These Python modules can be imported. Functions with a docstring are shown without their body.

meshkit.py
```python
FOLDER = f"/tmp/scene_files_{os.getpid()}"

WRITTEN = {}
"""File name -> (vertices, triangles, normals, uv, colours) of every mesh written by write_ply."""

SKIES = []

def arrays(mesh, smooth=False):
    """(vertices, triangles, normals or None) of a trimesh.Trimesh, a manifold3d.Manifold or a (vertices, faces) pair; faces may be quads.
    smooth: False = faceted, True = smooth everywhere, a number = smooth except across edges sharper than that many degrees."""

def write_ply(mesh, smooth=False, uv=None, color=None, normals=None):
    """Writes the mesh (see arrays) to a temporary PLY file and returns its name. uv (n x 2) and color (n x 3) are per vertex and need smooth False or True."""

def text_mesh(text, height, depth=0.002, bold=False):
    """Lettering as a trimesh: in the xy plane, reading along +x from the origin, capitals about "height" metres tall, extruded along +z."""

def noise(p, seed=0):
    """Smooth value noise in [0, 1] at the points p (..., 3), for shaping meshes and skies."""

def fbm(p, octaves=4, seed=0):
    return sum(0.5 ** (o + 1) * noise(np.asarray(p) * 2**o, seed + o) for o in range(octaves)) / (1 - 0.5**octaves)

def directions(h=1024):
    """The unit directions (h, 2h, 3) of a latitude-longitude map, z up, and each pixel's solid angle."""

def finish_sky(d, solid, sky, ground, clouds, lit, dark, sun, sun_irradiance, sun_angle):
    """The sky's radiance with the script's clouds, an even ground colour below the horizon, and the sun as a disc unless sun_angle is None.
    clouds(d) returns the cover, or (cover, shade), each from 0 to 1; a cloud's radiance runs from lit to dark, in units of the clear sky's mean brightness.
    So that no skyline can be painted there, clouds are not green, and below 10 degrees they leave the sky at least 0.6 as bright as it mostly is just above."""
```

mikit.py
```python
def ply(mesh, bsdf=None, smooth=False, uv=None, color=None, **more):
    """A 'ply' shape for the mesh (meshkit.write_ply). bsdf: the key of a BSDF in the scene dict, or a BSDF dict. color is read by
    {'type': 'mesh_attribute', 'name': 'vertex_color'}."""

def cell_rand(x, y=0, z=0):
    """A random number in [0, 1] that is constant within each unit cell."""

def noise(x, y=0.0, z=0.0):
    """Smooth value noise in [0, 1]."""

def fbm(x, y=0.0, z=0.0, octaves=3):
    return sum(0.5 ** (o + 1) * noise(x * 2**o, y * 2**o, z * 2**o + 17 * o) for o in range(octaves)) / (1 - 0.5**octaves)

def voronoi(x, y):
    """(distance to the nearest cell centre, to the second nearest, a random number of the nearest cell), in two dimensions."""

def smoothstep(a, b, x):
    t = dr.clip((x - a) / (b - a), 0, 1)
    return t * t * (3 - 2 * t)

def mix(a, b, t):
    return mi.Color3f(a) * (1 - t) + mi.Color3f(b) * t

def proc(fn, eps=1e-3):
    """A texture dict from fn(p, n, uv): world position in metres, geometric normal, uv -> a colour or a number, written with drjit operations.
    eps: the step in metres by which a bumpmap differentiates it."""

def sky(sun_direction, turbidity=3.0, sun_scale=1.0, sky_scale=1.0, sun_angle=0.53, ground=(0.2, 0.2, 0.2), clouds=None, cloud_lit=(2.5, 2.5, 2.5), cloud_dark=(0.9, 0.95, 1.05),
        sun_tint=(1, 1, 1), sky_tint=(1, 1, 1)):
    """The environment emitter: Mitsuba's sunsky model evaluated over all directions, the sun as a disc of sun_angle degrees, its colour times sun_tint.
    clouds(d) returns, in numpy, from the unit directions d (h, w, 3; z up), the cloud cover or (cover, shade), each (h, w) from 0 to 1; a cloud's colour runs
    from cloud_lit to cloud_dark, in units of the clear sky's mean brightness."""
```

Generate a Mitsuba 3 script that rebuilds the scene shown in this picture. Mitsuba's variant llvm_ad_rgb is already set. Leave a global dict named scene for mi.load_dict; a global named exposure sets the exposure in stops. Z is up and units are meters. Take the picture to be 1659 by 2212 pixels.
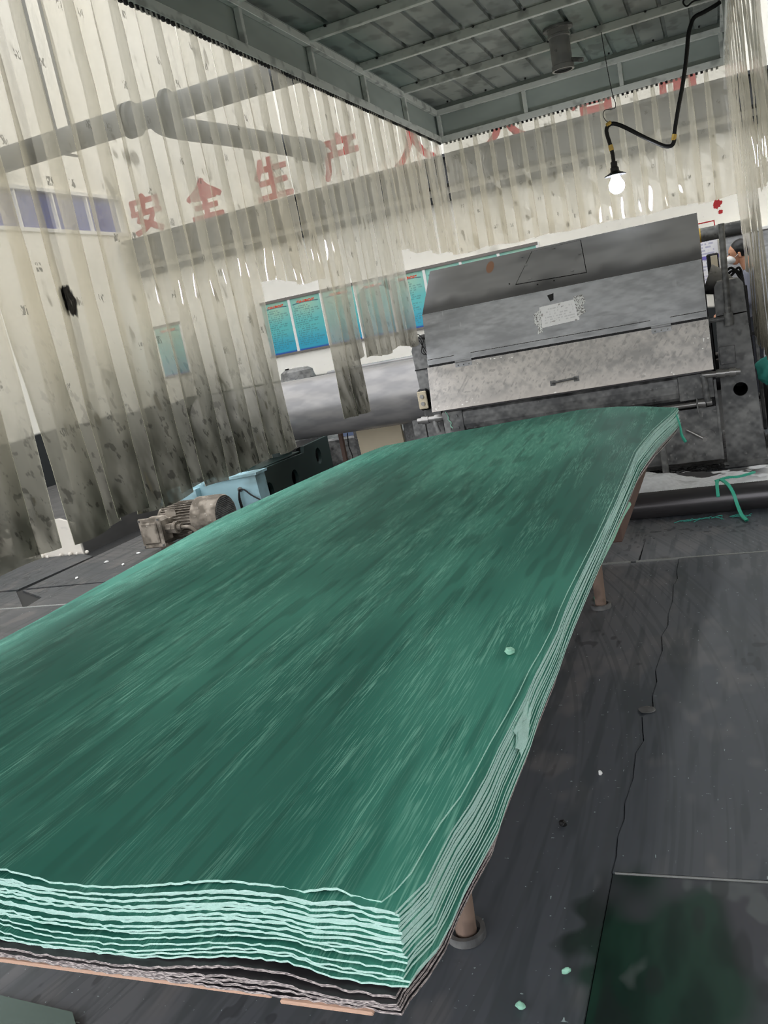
import math, json
import numpy as np, trimesh, manifold3d as m3
import mitsuba as mi, drjit as dr
import mikit, meshkit
from mikit import noise, fbm, voronoi, cell_rand, smoothstep, mix, proc
from shapely.geometry import Polygon
T = mi.ScalarTransform4f
rng = np.random.default_rng(7)
scene, labels = {}, {}

# ------------------------------------------------------------------ camera, sky, exposure
FWD, DOWN = np.array([-0.3815634, 0.90222813, -0.20098201]), np.array([-0.09964148, -0.25631275, -0.96144441])
EYE = np.array([0.0, 0.0, 1.5])
scene['camera'] = {'type': 'perspective', 'fov': math.degrees(2 * math.atan(829.5 / 1860.07)), 'fov_axis': 'x', 'near_clip': 0.05, 'far_clip': 200,
                   'to_world': T().look_at(EYE.tolist(), (EYE + FWD).tolist(), (-DOWN).tolist())}
scene['sky'] = mikit.sky([-0.35, -0.6, 0.72], turbidity=6, sun_scale=0.0, sky_scale=1.0, ground=(0.16, 0.16, 0.15),
                         clouds=lambda d: (np.full(d.shape[:2], 0.93), 0.25 + 0.3 * meshkit.fbm(d * 3.0)), cloud_lit=(2.2, 2.2, 2.2), cloud_dark=(1.2, 1.24, 1.3))
exposure = 3.45


# ------------------------------------------------------------------ helpers
def s(r, g, b):
    c = np.array([r, g, b]) / 255.0
    return [float(x) for x in np.where(c < 0.04045, c / 12.92, ((c + 0.055) / 1.055) ** 2.4)]


def rgb(c):
    return {'type': 'rgb', 'value': list(c)}


def mat(name, color, rough=0.6, metal=0.0, spec=0.5, bump=None, **kw):
    b = {'type': 'principled', 'base_color': color if isinstance(color, dict) else rgb(color), 'roughness': rough, 'metallic': metal, 'specular': spec, **kw}
    if bump:
        b = {'type': 'bumpmap', 'tex': proc(bump[0], bump[2]), 'scale': bump[1], 'inner': b}
    scene[name] = {'type': 'twosided', 'b': b}


def E(key, mesh, m, smooth=False, **kw):
    base, i = key, 0
    while key in scene:
        i += 1
        key = f'{base}_{i:03d}'
    if isinstance(mesh, list):
        mesh = trimesh.util.concatenate(mesh)
    scene[key] = mikit.ply(mesh, m, smooth=smooth, **kw)
    return key


def L(key, label=None, category=None, group=None, kind=None):
    d = labels.setdefault(key, {})
    for k, v in (('label', label), ('category', category), ('group', group), ('kind', kind)):
        if v:
            d[k] = v
    return key


def bx(x0, x1, y0, y1, z0, z1, bev=0.0):
    if bev <= 0:
        b = trimesh.creation.box((x1 - x0, y1 - y0, z1 - z0))
        b.apply_translation(((x0 + x1) / 2, (y0 + y1) / 2, (z0 + z1) / 2))
        return b
    c, h = np.array([x0 + x1, y0 + y1, z0 + z1]) / 2, np.array([x1 - x0, y1 - y0, z1 - z0]) / 2
    bev = min(bev, h.min() * 0.9)
    pts = []
    for sx in (-1, 1):
        for sy in (-1, 1):
            for sz in (-1, 1):
                for k in range(3):
                    v = h.copy() - bev
                    v[k] = h[k]
                    pts.append(c + v * [sx, sy, sz])
    return trimesh.convex.convex_hull(np.array(pts))


def frame(d):
    d = np.asarray(d, float) / np.linalg.norm(d)
    a = np.cross(d, [0, 0, 1] if abs(d[2]) < 0.9 else [1, 0, 0])
    a /= np.linalg.norm(a)
    return a, np.cross(d, a), d


def cyl(p0, p1, r, n=24, r2=None, cap=True):
    p0, p1 = np.asarray(p0, float), np.asarray(p1, float)
    a, b, _ = frame(p1 - p0)
    t = np.arange(n) * 2 * np.pi / n
    ring = np.cos(t)[:, None] * a + np.sin(t)[:, None] * b
    v = np.vstack([p0 + r * ring, p1 + (r if r2 is None else r2) * ring])
    i = np.arange(n)
    j = (i + 1) % n
    f = [np.stack([i, j, j + n], 1), np.stack([i, j + n, i + n], 1)]
    if cap:
        v = np.vstack([v, v[:n], v[n:], p0, p1])
        f += [np.stack([j + 2 * n, i + 2 * n, i * 0 + 4 * n], 1), np.stack([i + 3 * n, j + 3 * n, i * 0 + 4 * n + 1], 1)]
    return trimesh.Trimesh(v, np.vstack(f), process=False)


def lathe(axis0, axis1, prof, n=28):
    """prof: (distance along the axis, radius) pairs from axis0 towards axis1."""
    p0 = np.asarray(axis0, float)
    a, b, d = frame(np.asarray(axis1, float) - p0)
    t = np.arange(n) * 2 * np.pi / n
    ring = np.cos(t)[:, None] * a + np.sin(t)[:, None] * b
    v = np.vstack([p0 + d * h + max(r, 1e-4) * ring for h, r in prof])
    i = np.arange(n)
    j = (i + 1) % n
    f = []
    for k in range(len(prof) - 1):
        f += [np.stack([i + k * n, j + k * n, j + (k + 1) * n], 1), np.stack([i + k * n, j + (k + 1) * n, i + (k + 1) * n], 1)]
    return trimesh.Trimesh(v, np.vstack(f), process=False)


def spline(pts, k=6):
    p = np.asarray(pts, float)
    p = np.vstack([2 * p[0] - p[1], p, 2 * p[-1] - p[-2]])
    out = []
    for i in range(1, len(p) - 2):
        for t in np.arange(k) / k:
            a, b, c, d = p[i - 1:i + 3]
            out.append(0.5 * (2 * b + (c - a) * t + (2 * a - 5 * b + 4 * c - d) * t * t + (3 * b - a - 3 * c + d) * t ** 3))
    return np.array(out + [p[-2]])


def tube(pts, r, n=10, k=6):
    p = spline(pts, k) if k > 1 else np.asarray(pts, float)
    d = np.gradient(p, axis=0)
    d /= np.linalg.norm(d, axis=1, keepdims=True)
    a = frame(d[0])[0]
    rings = []
    rr = np.broadcast_to(r, len(p))
    t = np.arange(n) * 2 * np.pi / n
    for q, e, ri in zip(p, d, rr):
        a = a - e * (a @ e)
        a /= np.linalg.norm(a)
        b = np.cross(e, a)
        rings.append(q + ri * (np.cos(t)[:, None] * a + np.sin(t)[:, None] * b))
    v = np.vstack(rings + [p[:1], p[-1:]])
    i = np.arange(n)
    j = (i + 1) % n
    m = len(p)
    f = [np.vstack([np.stack([i + k * n, j + k * n, j + (k + 1) * n], 1), np.stack([i + k * n, j + (k + 1) * n, i + (k + 1) * n], 1)]) for k in range(m - 1)]
    f += [np.stack([j, i, i * 0 + m * n], 1), np.stack([i + (m - 1) * n, j + (m - 1) * n, i * 0 + m * n + 1], 1)]
    return trimesh.Trimesh(v, np.vstack(f), process=False)


def extr(poly, axis, a, b):
    """Polygon in the plane across 'axis' (x: (y, z), y: (x, z), z: (x, y)) extruded from a to b."""
    g = poly if isinstance(poly, Polygon) else Polygon(poly)
    m = trimesh.creation.extrude_polygon(g.buffer(0), b - a, engine='earcut')
    v = m.vertices.copy()
    o = {'x': (v[:, 2] + a, v[:, 0], v[:, 1]), 'y': (v[:, 0], v[:, 2] + a, v[:, 1]), 'z': (v[:, 0], v[:, 1], v[:, 2] + a)}[axis]
    m = trimesh.Trimesh(np.stack(o, 1), m.faces, process=False)
    if axis == 'y':
        m.invert()
    return m


def circle(x, y, rx, ry=None, n=24):
    t = np.arange(n) * 2 * np.pi / n
    return [(x + rx * math.cos(q), y + (ry or rx) * math.sin(q)) for q in t]


def grid(P):
    """A surface from an (n, m, 3) array."""
    n, m = P.shape[:2]
    i = np.arange(n * m).reshape(n, m)
    q = np.stack([i[:-1, :-1], i[1:, :-1], i[1:, 1:], i[:-1, 1:]], -1).reshape(-1, 4)
    return trimesh.Trimesh(P.reshape(-1, 3), np.vstack([q[:, [0, 1, 2]], q[:, [0, 2, 3]]]), process=False)


def ball(c, r, sub=2):
    m = trimesh.creation.icosphere(sub)
    m.apply_scale(r)
    m.apply_translation(c)
    return m


def bolt(c, d, r=0.012, h=0.01):
    c, d = np.asarray(c, float), np.asarray(d, float)
    return cyl(c, c + d * h, r, 6)


# ------------------------------------------------------------------ materials
def f_floor(p, n, uv):
    big = fbm(p.x * 1.3 + 7, p.y * 1.1, 0.0, 3)
    mid = fbm(p.x * 9, p.y * 5, 3.0, 3)
    arc = noise((p.x * 0.8 + dr.sqrt(dr.square(p.x + 3.2) + dr.square(p.y - 2.2)) * 1.0) * 55, p.y * 1.4)
    streak = fbm(p.x * 26, p.y * 2.6, 9.0, 3)
    c = mix(s(66, 69, 72), s(86, 86, 86), smoothstep(0.3, 0.7, big))
    c = mix(c, s(100, 96, 93), smoothstep(0.55, 0.8, mid) * 0.45)
    c = mix(c, s(48, 54, 55), smoothstep(0.5, 0.72, streak) * 0.5)
    c = mix(c, s(58, 62, 62), smoothstep(0.55, 0.8, arc) * 0.4)
    blot = noise(p.x * 38, p.y * 21, 2.0) * noise(p.x * 5 + 2, p.y * 3, 8.0)
    c = mix(c, s(30, 32, 34), smoothstep(0.56, 0.72, blot) * 0.45)
    fleck = noise(p.x * 95, p.y * 95, 5.0)
    c = mix(c, s(160, 175, 170), smoothstep(0.965, 0.985, fleck) * 0.6)
    c = c * mi.Color3f(1.55, 1.6, 1.72)
    wob = fbm(p.x * 6, p.y * 6, 21.0, 3) - 0.5
    wet = smoothstep(0.0, 0.035, p.x + 0.50 + 0.28 * wob) * smoothstep(2.06, 1.9, p.y + 0.25 * wob) * smoothstep(-0.3, -0.36, p.x)
    return mix(c, f_green_floor(p, n, uv), wet * 0.9)


def f_floor_shaded(p, n, uv):
    return f_floor(p, n, uv) * mi.Color3f(0.62, 0.58, 0.53)  # same floor, its colour darkened to stand for shade on the left side


def f_green_floor(p, n, uv):
    big = fbm(p.x * 3 + 1, p.y * 2.4, 4.0, 3)
    st = fbm(p.x * 16, p.y * 5, 1.0, 3)
    c = mix(s(17, 40, 33), s(26, 54, 44), smoothstep(0.3, 0.7, st))
    c = mix(c, s(70, 68, 76), smoothstep(0.46, 0.6, big) * 0.8)
    c = mix(c, s(92, 98, 98), smoothstep(0.66, 0.74, fbm(p.x * 9, p.y * 6, 14.0, 3)) * 0.6)
    c = mix(c, s(30, 34, 36), smoothstep(0.55, 0.75, noise(p.x * 21, p.y * 9, 6.0)) * 0.5)
    return c * 1.25


def f_wall(p, n, uv):
    c = mix(s(243, 238, 224), s(248, 246, 240), fbm(p.x * 0.6, p.y * 0.6, p.z * 0.8, 2))
    edge = 1.0 + 0.1 * noise(p.x * 2, p.y * 2, 3.0)
    c = mix(c, s(46, 49, 50), smoothstep(edge + 0.02, edge - 0.02, p.z))
    c = mix(c, s(140, 134, 120), smoothstep(0.74, 0.9, fbm(p.x * 2.2, p.y * 2.2, p.z * 1.4, 3)) * 0.5)
    return mix(c, s(110, 105, 100), smoothstep(0.975, 0.99, noise(p.x * 30, p.y * 30, p.z * 30)) * 0.5)


def grime(p):
    low = smoothstep(1.9, 1.0, p.z + 0.25 * (noise(p.x * 3, p.y * 3, p.z) - 0.5))
    blot = fbm(p.x * 17 + p.z * 2, p.y * 17 + p.z * 3, p.z * 6.5, 3)
    run = noise(p.x * 34, p.y * 34, p.z * 1.4)
    return low, blot, run


def tar(p):
    """The old grease smear down one strip of the left curtain, with a black tar blob at its middle."""
    on = smoothstep(-2.2, -2.3, p.x) * smoothstep(3.1, 3.0, p.y)
    d = p.y - (2.835 + 0.004 * noise(p.z * 9, 1.0))
    smear = smoothstep(-0.06, -0.005, d) * smoothstep(0.012, 0.004, d) * (0.35 + 0.5 * fbm(p.z * 3, p.y * 30, 2.0, 2)) * smoothstep(1.3, 1.7, p.z)
    q = dr.sqrt(dr.square((p.y - 2.825) / 0.045) + dr.square((p.z - 1.85) / 0.085)) + 0.9 * (fbm(p.y * 60, p.z * 26, 1.0, 2) - 0.5)
    return on * dr.maximum(smear * 0.6, smoothstep(1.0, 0.5, q))


def stamp(p, uv):
    k = dr.floor((p.x + p.y) * 6.06 + 0.3)
    q = p.z / 0.46 + cell_rand(k, 3)
    q = q - dr.floor(q)
    return dr.select((q < 0.075) & (dr.abs(uv.x - 0.5) < 0.075), smoothstep(0.46, 0.54, noise(uv.x * 52 + 9 * k, p.z * 120)), 0.0)


def f_pvc_w(p, n, uv):
    low, blot, run = grime(p)
    edge = smoothstep(0.40, 0.5, dr.abs(uv.x - 0.5))
    w = 0.35 + 0.16 * edge + 0.1 * fbm(p.x * 1.1, p.y * 1.1, p.z * 0.9, 2) + low * (0.38 + 0.18 * smoothstep(0.3, 0.7, blot))
    spot = smoothstep(0.7, 0.82, blot) * 0.25 + smoothstep(0.8, 0.95, run) * 0.1
    cut = smoothstep(0.486, 0.492, dr.abs(uv.x - 0.5))
    w = dr.maximum(w + spot, 0.8 * stamp(p, uv))
    return dr.clip(dr.maximum(dr.maximum(w, 0.85 * cut), 0.92 * tar(p)), 0.0, 0.95)


def f_pvc_c(p, n, uv):
    low, blot, run = grime(p)
    c = mix(s(238, 229, 208), s(228, 226, 216), noise(p.x * 0.8, p.y * 0.8, p.z))
    c = mix(c, s(46, 45, 38), low * (0.76 + 0.16 * smoothstep(0.25, 0.7, blot)))
    mark = smoothstep(0.6, 0.72, fbm(p.x * 40 + p.z * 20, p.y * 40 + p.z * 14, p.z * 16, 3)) * low
    c = mix(c, s(24, 23, 20), mark * 0.6)
    c = mix(c, s(96, 90, 74), smoothstep(0.7, 0.82, blot) * 0.6)
    c = mix(c, s(120, 118, 110), 0.8 * stamp(p, uv))
    c = mix(c, s(236, 230, 212), 0.7 * smoothstep(0.486, 0.492, dr.abs(uv.x - 0.5)))
    t = tar(p)
    return mix(c, mix(s(92, 86, 66), s(12, 11, 11), smoothstep(0.5, 0.95, t)), dr.minimum(t * 1.6, 1.0))


def f_rubber(p, n, uv):
    st = 0.55 * noise(p.x * 640 + 5 * noise(p.y * 3, p.x * 6), p.y * 24, 3.0) + 0.45 * noise(p.x * 340 + 5 * noise(p.y * 2, p.x * 4), p.y * 15, 7.0)
    st2 = noise(p.x * 26, p.y * 3.1, 5.0)
    big = fbm(p.x * 2.2 + 3, p.y * 0.9, 1.0, 3)
    c = mix(s(38, 102, 88), s(64, 135, 117), smoothstep(0.3, 0.7, big))
    c = mix(c, s(128, 188, 168), smoothstep(0.42, 0.85, st) * smoothstep(0.3, 0.66, st2 * 0.5 + big * 0.5) * 0.62)
    c = mix(c, s(24, 78, 66), smoothstep(0.6, 0.85, noise(p.x * 46, p.y * 5, 12.0)) * 0.4)
    side = smoothstep(0.75, 0.5, dr.abs(n.z))
    fr = noise(p.x * 420, p.y * 420, p.z * 900)
    e = mix(s(165, 214, 200), s(214, 244, 236), fr)
    return mix(c, e, side)


def f_dark_rubber(p, n, uv):
    c = mix(s(34, 33, 36), s(52, 50, 52), fbm(p.x * 14, p.y * 4, 2.0, 3))
    side = smoothstep(0.75, 0.5, dr.abs(n.z))
    e = mix(s(122, 114, 114), s(206, 195, 192), smoothstep(0.3, 0.8, noise(p.x * 240, p.y * 240, p.z * 700)))
    return mix(c, e, side)


def f_door(p, n, uv):
    a = fbm(p.x * 3.5, p.y * 3, p.z * 5, 3)
    b = fbm(p.x * 26, p.y * 20, p.z * 22, 3)
    scr = noise(p.x * 14 + p.z * 30, p.x * 60 - p.z * 44, 3.0)
    c = mix(s(150, 147, 144), s(196, 190, 184), smoothstep(0.3, 0.7, a * 0.55 + b * 0.45))
    c = mix(c, s(112, 110, 108), smoothstep(0.72, 0.86, scr) * 0.35)
    rim = smoothstep(0.93, 0.80, p.z + 0.05 * b)
    c = mix(c, s(205, 197, 190), rim * 0.6)
    c = mix(c, s(96, 95, 94), smoothstep(0.62, 0.8, b) * 0.4)
    fleck = noise(p.x * 70, p.y * 40, p.z * 60) * smoothstep(0.35, 0.6, noise(p.x * 2.6 + 2.2, 0.0, p.z * 4))
    return mix(c, s(240, 238, 234), smoothstep(0.8, 0.88, fleck))


def f_hood(p, n, uv):
    a = fbm(p.x * 2.5 + 4, p.y * 2, p.z * 4, 3)
    b = fbm(p.x * 13, p.y * 10, p.z * 26, 3)
    c = mix(s(146, 147, 150), s(182, 183, 186), smoothstep(0.3, 0.7, a * 0.6 + b * 0.4))
    c = mix(c, s(112, 112, 114), smoothstep(0.6, 0.8, fbm(p.x * 5, p.y * 3, p.z * 19, 3)) * 0.5)
    c = mix(c, s(196, 196, 198), smoothstep(0.86, 0.95, noise(p.x * 44, p.y * 10, p.z * 9)) * 0.35)
    return c


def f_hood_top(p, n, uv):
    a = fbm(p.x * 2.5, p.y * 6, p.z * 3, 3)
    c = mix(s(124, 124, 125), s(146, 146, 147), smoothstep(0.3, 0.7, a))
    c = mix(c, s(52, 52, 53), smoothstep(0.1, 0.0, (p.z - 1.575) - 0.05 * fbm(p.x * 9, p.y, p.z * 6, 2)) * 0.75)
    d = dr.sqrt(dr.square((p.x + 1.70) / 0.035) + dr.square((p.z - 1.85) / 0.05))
    return mix(c, s(150, 104, 74), smoothstep(1.1, 0.8, d) * 0.8)


def f_iron(p, n, uv):
    a = fbm(p.x * 5, p.y * 5, p.z * 5, 3)
    b = fbm(p.x * 28, p.y * 28, p.z * 28, 2)
    c = mix(s(74, 75, 76), s(128, 128, 127), smoothstep(0.3, 0.72, a * 0.6 + b * 0.4))
    c = mix(c, s(46, 45, 45), smoothstep(0.6, 0.8, fbm(p.x * 17, p.y * 17, p.z * 13 + 3, 3)) * 0.6)
    return mix(c, s(150, 148, 146), smoothstep(0.86, 0.96, noise(p.x * 50, p.y * 50, p.z * 30)) * 0.5)


def f_roof(p, n, uv):
    a = fbm(p.x * 2.0, p.y * 1.4, 2.0, 3)
    b = fbm(p.x * 9, p.y * 6, 5.0, 3)
    c = mix(s(120, 126, 123), s(158, 162, 157), smoothstep(0.35, 0.65, a))
    c = mix(c, s(132, 148, 142), smoothstep(0.5, 0.7, noise(p.x * 1.2 + 9, p.y * 0.8, 0.0)) * 0.7)
    return mix(c, s(84, 86, 84), smoothstep(0.5, 0.75, b) * 0.5)


def f_rail(p, n, uv):
    b = fbm(p.x * 12, p.y * 12, p.z * 12, 3)
    return mix(s(214, 216, 211), s(150, 152, 148), smoothstep(0.5, 0.75, b) * 0.7)


def f_fascia(p, n, uv):
    return mix(s(172, 180, 175), s(146, 154, 149), fbm(p.x * 2.5, p.y * 2.5, p.z * 7, 3))


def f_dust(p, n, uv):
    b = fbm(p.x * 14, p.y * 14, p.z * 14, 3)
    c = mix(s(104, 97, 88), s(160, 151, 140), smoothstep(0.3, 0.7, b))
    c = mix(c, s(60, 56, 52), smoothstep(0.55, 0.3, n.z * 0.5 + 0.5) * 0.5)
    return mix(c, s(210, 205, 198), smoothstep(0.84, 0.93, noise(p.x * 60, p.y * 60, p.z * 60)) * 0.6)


def f_drum(p, n, uv):
    a = fbm(p.x * 5, p.y * 9, p.z * 14, 3)
    return mix(s(132, 131, 132), s(152, 150, 149), smoothstep(0.3, 0.7, a))


def f_blue(p, n, uv):
    b = fbm(p.x * 6, p.y * 6, p.z * 6, 3)
    return mix(s(150, 186, 196), s(112, 138, 142), smoothstep(0.45, 0.75, b))


def f_rust(p, n, uv):
    b = fbm(p.x * 22, p.y * 22, p.z * 12, 3)
    c = mix(s(132, 112, 100), s(166, 124, 82), smoothstep(0.45, 0.6, p.z + 0.25 * b - 0.1))
    return mix(c, s(96, 80, 72), smoothstep(0.5, 0.7, b) * 0.7)


def f_sack(p, n, uv):
    b = fbm(p.x * 9, p.y * 14, 1.0, 3)
    w = noise(p.x * 60, p.y * 60, 2.0)
    c = mix(s(222, 224, 228), s(186, 188, 192), w * 0.5)
    dirt = smoothstep(0.44, 0.56, b) * smoothstep(0.5, 0.3, dr.abs(p.x + 0.22)) * smoothstep(6.02, 6.2, p.y)
    return mix(c, s(34, 33, 34), dirt * 0.95)


def f_plinth(p, n, uv):
    b = fbm(p.x * 5, p.y * 5, p.z * 8, 3)
    c = mix(s(58, 58, 58), s(84, 82, 80), b)
    white = smoothstep(6.40, 6.36, p.y) * smoothstep(0.8, 0.7, b + smoothstep(-6.2, -6.9, p.x) * 0.3)
    return mix(c, s(222, 216, 206), white)


def f_poster(p, n, uv):
    v = (p.z - 1.46) / 0.79
    c = mix(s(42, 160, 190), s(92, 186, 186), smoothstep(0.1, 0.5, v))
    c = mix(c, s(158, 200, 178), smoothstep(0.5, 0.85, v) * (1 - dr.abs(uv.x - 0.5)))
    c = mix(c, s(36, 80, 160), smoothstep(0.05, 0.02, v))
    row = v * 26
    ln = smoothstep(0.34, 0.26, dr.abs(row - dr.floor(row) - 0.5)) * smoothstep(0.38, 0.5, noise(uv.x * 46, dr.floor(row) * 3.7)) * smoothstep(0.84, 0.83, v) * smoothstep(0.08, 0.1, v)
    ln = ln * smoothstep(0.07, 0.09, uv.x) * smoothstep(0.6 + 0.35 * cell_rand(dr.floor(row), 4), 0.58 + 0.35 * cell_rand(dr.floor(row), 4), uv.x)
    c = mix(c, s(60, 96, 100), ln * 0.42)
    band = smoothstep(0.012, 0.010, dr.abs(v - 0.865 - 0.02 * dr.sin(uv.x * 3)))
    c = mix(c, s(40, 90, 110), band * smoothstep(0.04, 0.1, uv.x) * smoothstep(0.96, 0.9, uv.x) * 0.8)
    ti = smoothstep(0.026, 0.022, dr.abs(v - 0.905)) * smoothstep(0.35, 0.45, noise(uv.x * 52, v * 60)) * smoothstep(0.2, 0.22, uv.x) * smoothstep(0.82, 0.8, uv.x)
    return mix(c, s(206, 70, 40), ti)


def f_notice(p, n, uv):
    row = uv.y * 17
    ln = smoothstep(0.32, 0.22, dr.abs(row - dr.floor(row) - 0.5)) * smoothstep(0.42, 0.5, noise(uv.x * 26, dr.floor(row) * 2.3))
    c = mix(s(236, 234, 238), s(120, 118, 170), ln * 0.5 * smoothstep(0.08, 0.12, uv.x) * smoothstep(0.94, 0.9, uv.x))
    return mix(c, s(120, 110, 190), smoothstep(0.035, 0.03, dr.abs(uv.y - 0.66)))


def f_paper(p, n, uv):
    row = uv.y * 8
    ln = smoothstep(0.3, 0.2, dr.abs(row - dr.floor(row) - 0.5)) * smoothstep(0.5, 0.6, noise(uv.x * 34, dr.floor(row) * 5.1)) * smoothstep(0.1, 0.14, uv.x) * smoothstep(0.92, 0.88, uv.x)
    c = mix(s(245, 244, 244), s(60, 60, 66), ln * 0.22 * smoothstep(0.1, 0.14, uv.y) * smoothstep(0.9, 0.86, uv.y))
    return mix(c, s(110, 100, 96), smoothstep(0.72, 0.82, fbm(uv.x * 7, uv.y * 5, 3.0, 3)) * 0.8)


def f_tape(p, n, uv):
    return mix(s(232, 232, 230), s(120, 118, 116), smoothstep(0.5, 0.66, noise(p.x * 240, p.z * 200)))


mat('m_floor', proc(f_floor), 0.5, spec=0.5)
mat('m_floor_green', proc(f_green_floor), 0.34, spec=0.5)
mat('m_floor_shaded', proc(f_floor_shaded), 0.55, spec=0.4)
mat('m_floor_base', s(30, 30, 30), 0.7)
mat('m_floor_edge', s(132, 134, 132), 0.5)
mat('m_wall', proc(f_wall), 0.75, spec=0.3)
mat('m_rubber', proc(f_rubber), 0.6, spec=0.22)
mat('m_dark_rubber', proc(f_dark_rubber), 0.5, spec=0.4)
mat('m_door', proc(f_door), 0.38, 0.25, spec=0.5)
mat('m_hood', proc(f_hood), 0.45, 0.15, spec=0.5)
mat('m_hood_top', proc(f_hood_top), 0.7, spec=0.3)
mat('m_iron', proc(f_iron), 0.42, spec=0.5)
mat('m_black', s(22, 22, 23), 0.5, spec=0.3)
mat('m_dark_steel', s(82, 80, 82), 0.28, 0.6)
mat('m_bright_steel', s(150, 148, 146), 0.3, 0.7)
mat('m_roof', proc(f_roof), 0.5)
mat('m_rail', proc(f_rail), 0.45, 0.1)
mat('m_fascia', proc(f_fascia), 0.5)
mat('m_dust', proc(f_dust), 0.85, spec=0.2)
mat('m_drum', proc(f_drum), 0.33, 0.35)
mat('m_blue', proc(f_blue), 0.5)
mat('m_green_paint', s(36, 54, 52), 0.5)
mat('m_rust', proc(f_rust), 0.7)
mat('m_rust_brown', s(94, 74, 66), 0.7)
mat('m_wood', s(205, 168, 146), 0.7)
mat('m_beige', s(196, 184, 160), 0.7)
mat('m_bucket', s(120, 136, 172), 0.5)
mat('m_red', s(168, 34, 38), 0.6)
mat('m_pipe', s(72, 74, 75), 0.5)
mat('m_mat', s(96, 114, 107), 0.6)
mat('m_beam', s(48, 50, 52), 0.55)
mat('m_window_blue', s(26, 58, 150), 0.25)
mat('m_white', s(228, 228, 226), 0.6)
mat('m_frame_grey', s(116, 110, 106), 0.6)
mat('m_poster', proc(f_poster), 0.4)
mat('m_notice', proc(f_notice), 0.5)
mat('m_paper', proc(f_paper), 0.6)
mat('m_tape', proc(f_tape), 0.4)
mat('m_yellow', s(206, 170, 84), 0.5)
mat('m_sack', proc(f_sack), 0.5)
mat('m_plinth', proc(f_plinth), 0.8)
mat('m_teal', s(70, 184, 156), 0.5)
mat('m_mint', s(150, 205, 182), 0.6)
mat('m_teal_dark', s(62, 152, 140), 0.55)
mat('m_skin', s(196, 142, 112), 0.5)
mat('m_hair', s(16, 15, 16), 0.45)
mat('m_cloth', s(112, 114, 126), 0.85)
mat('m_trousers', s(44, 46, 54), 0.85)
mat('m_button_green', s(60, 120, 80), 0.4)
mat('m_button_red', s(150, 60, 50), 0.4)
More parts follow.
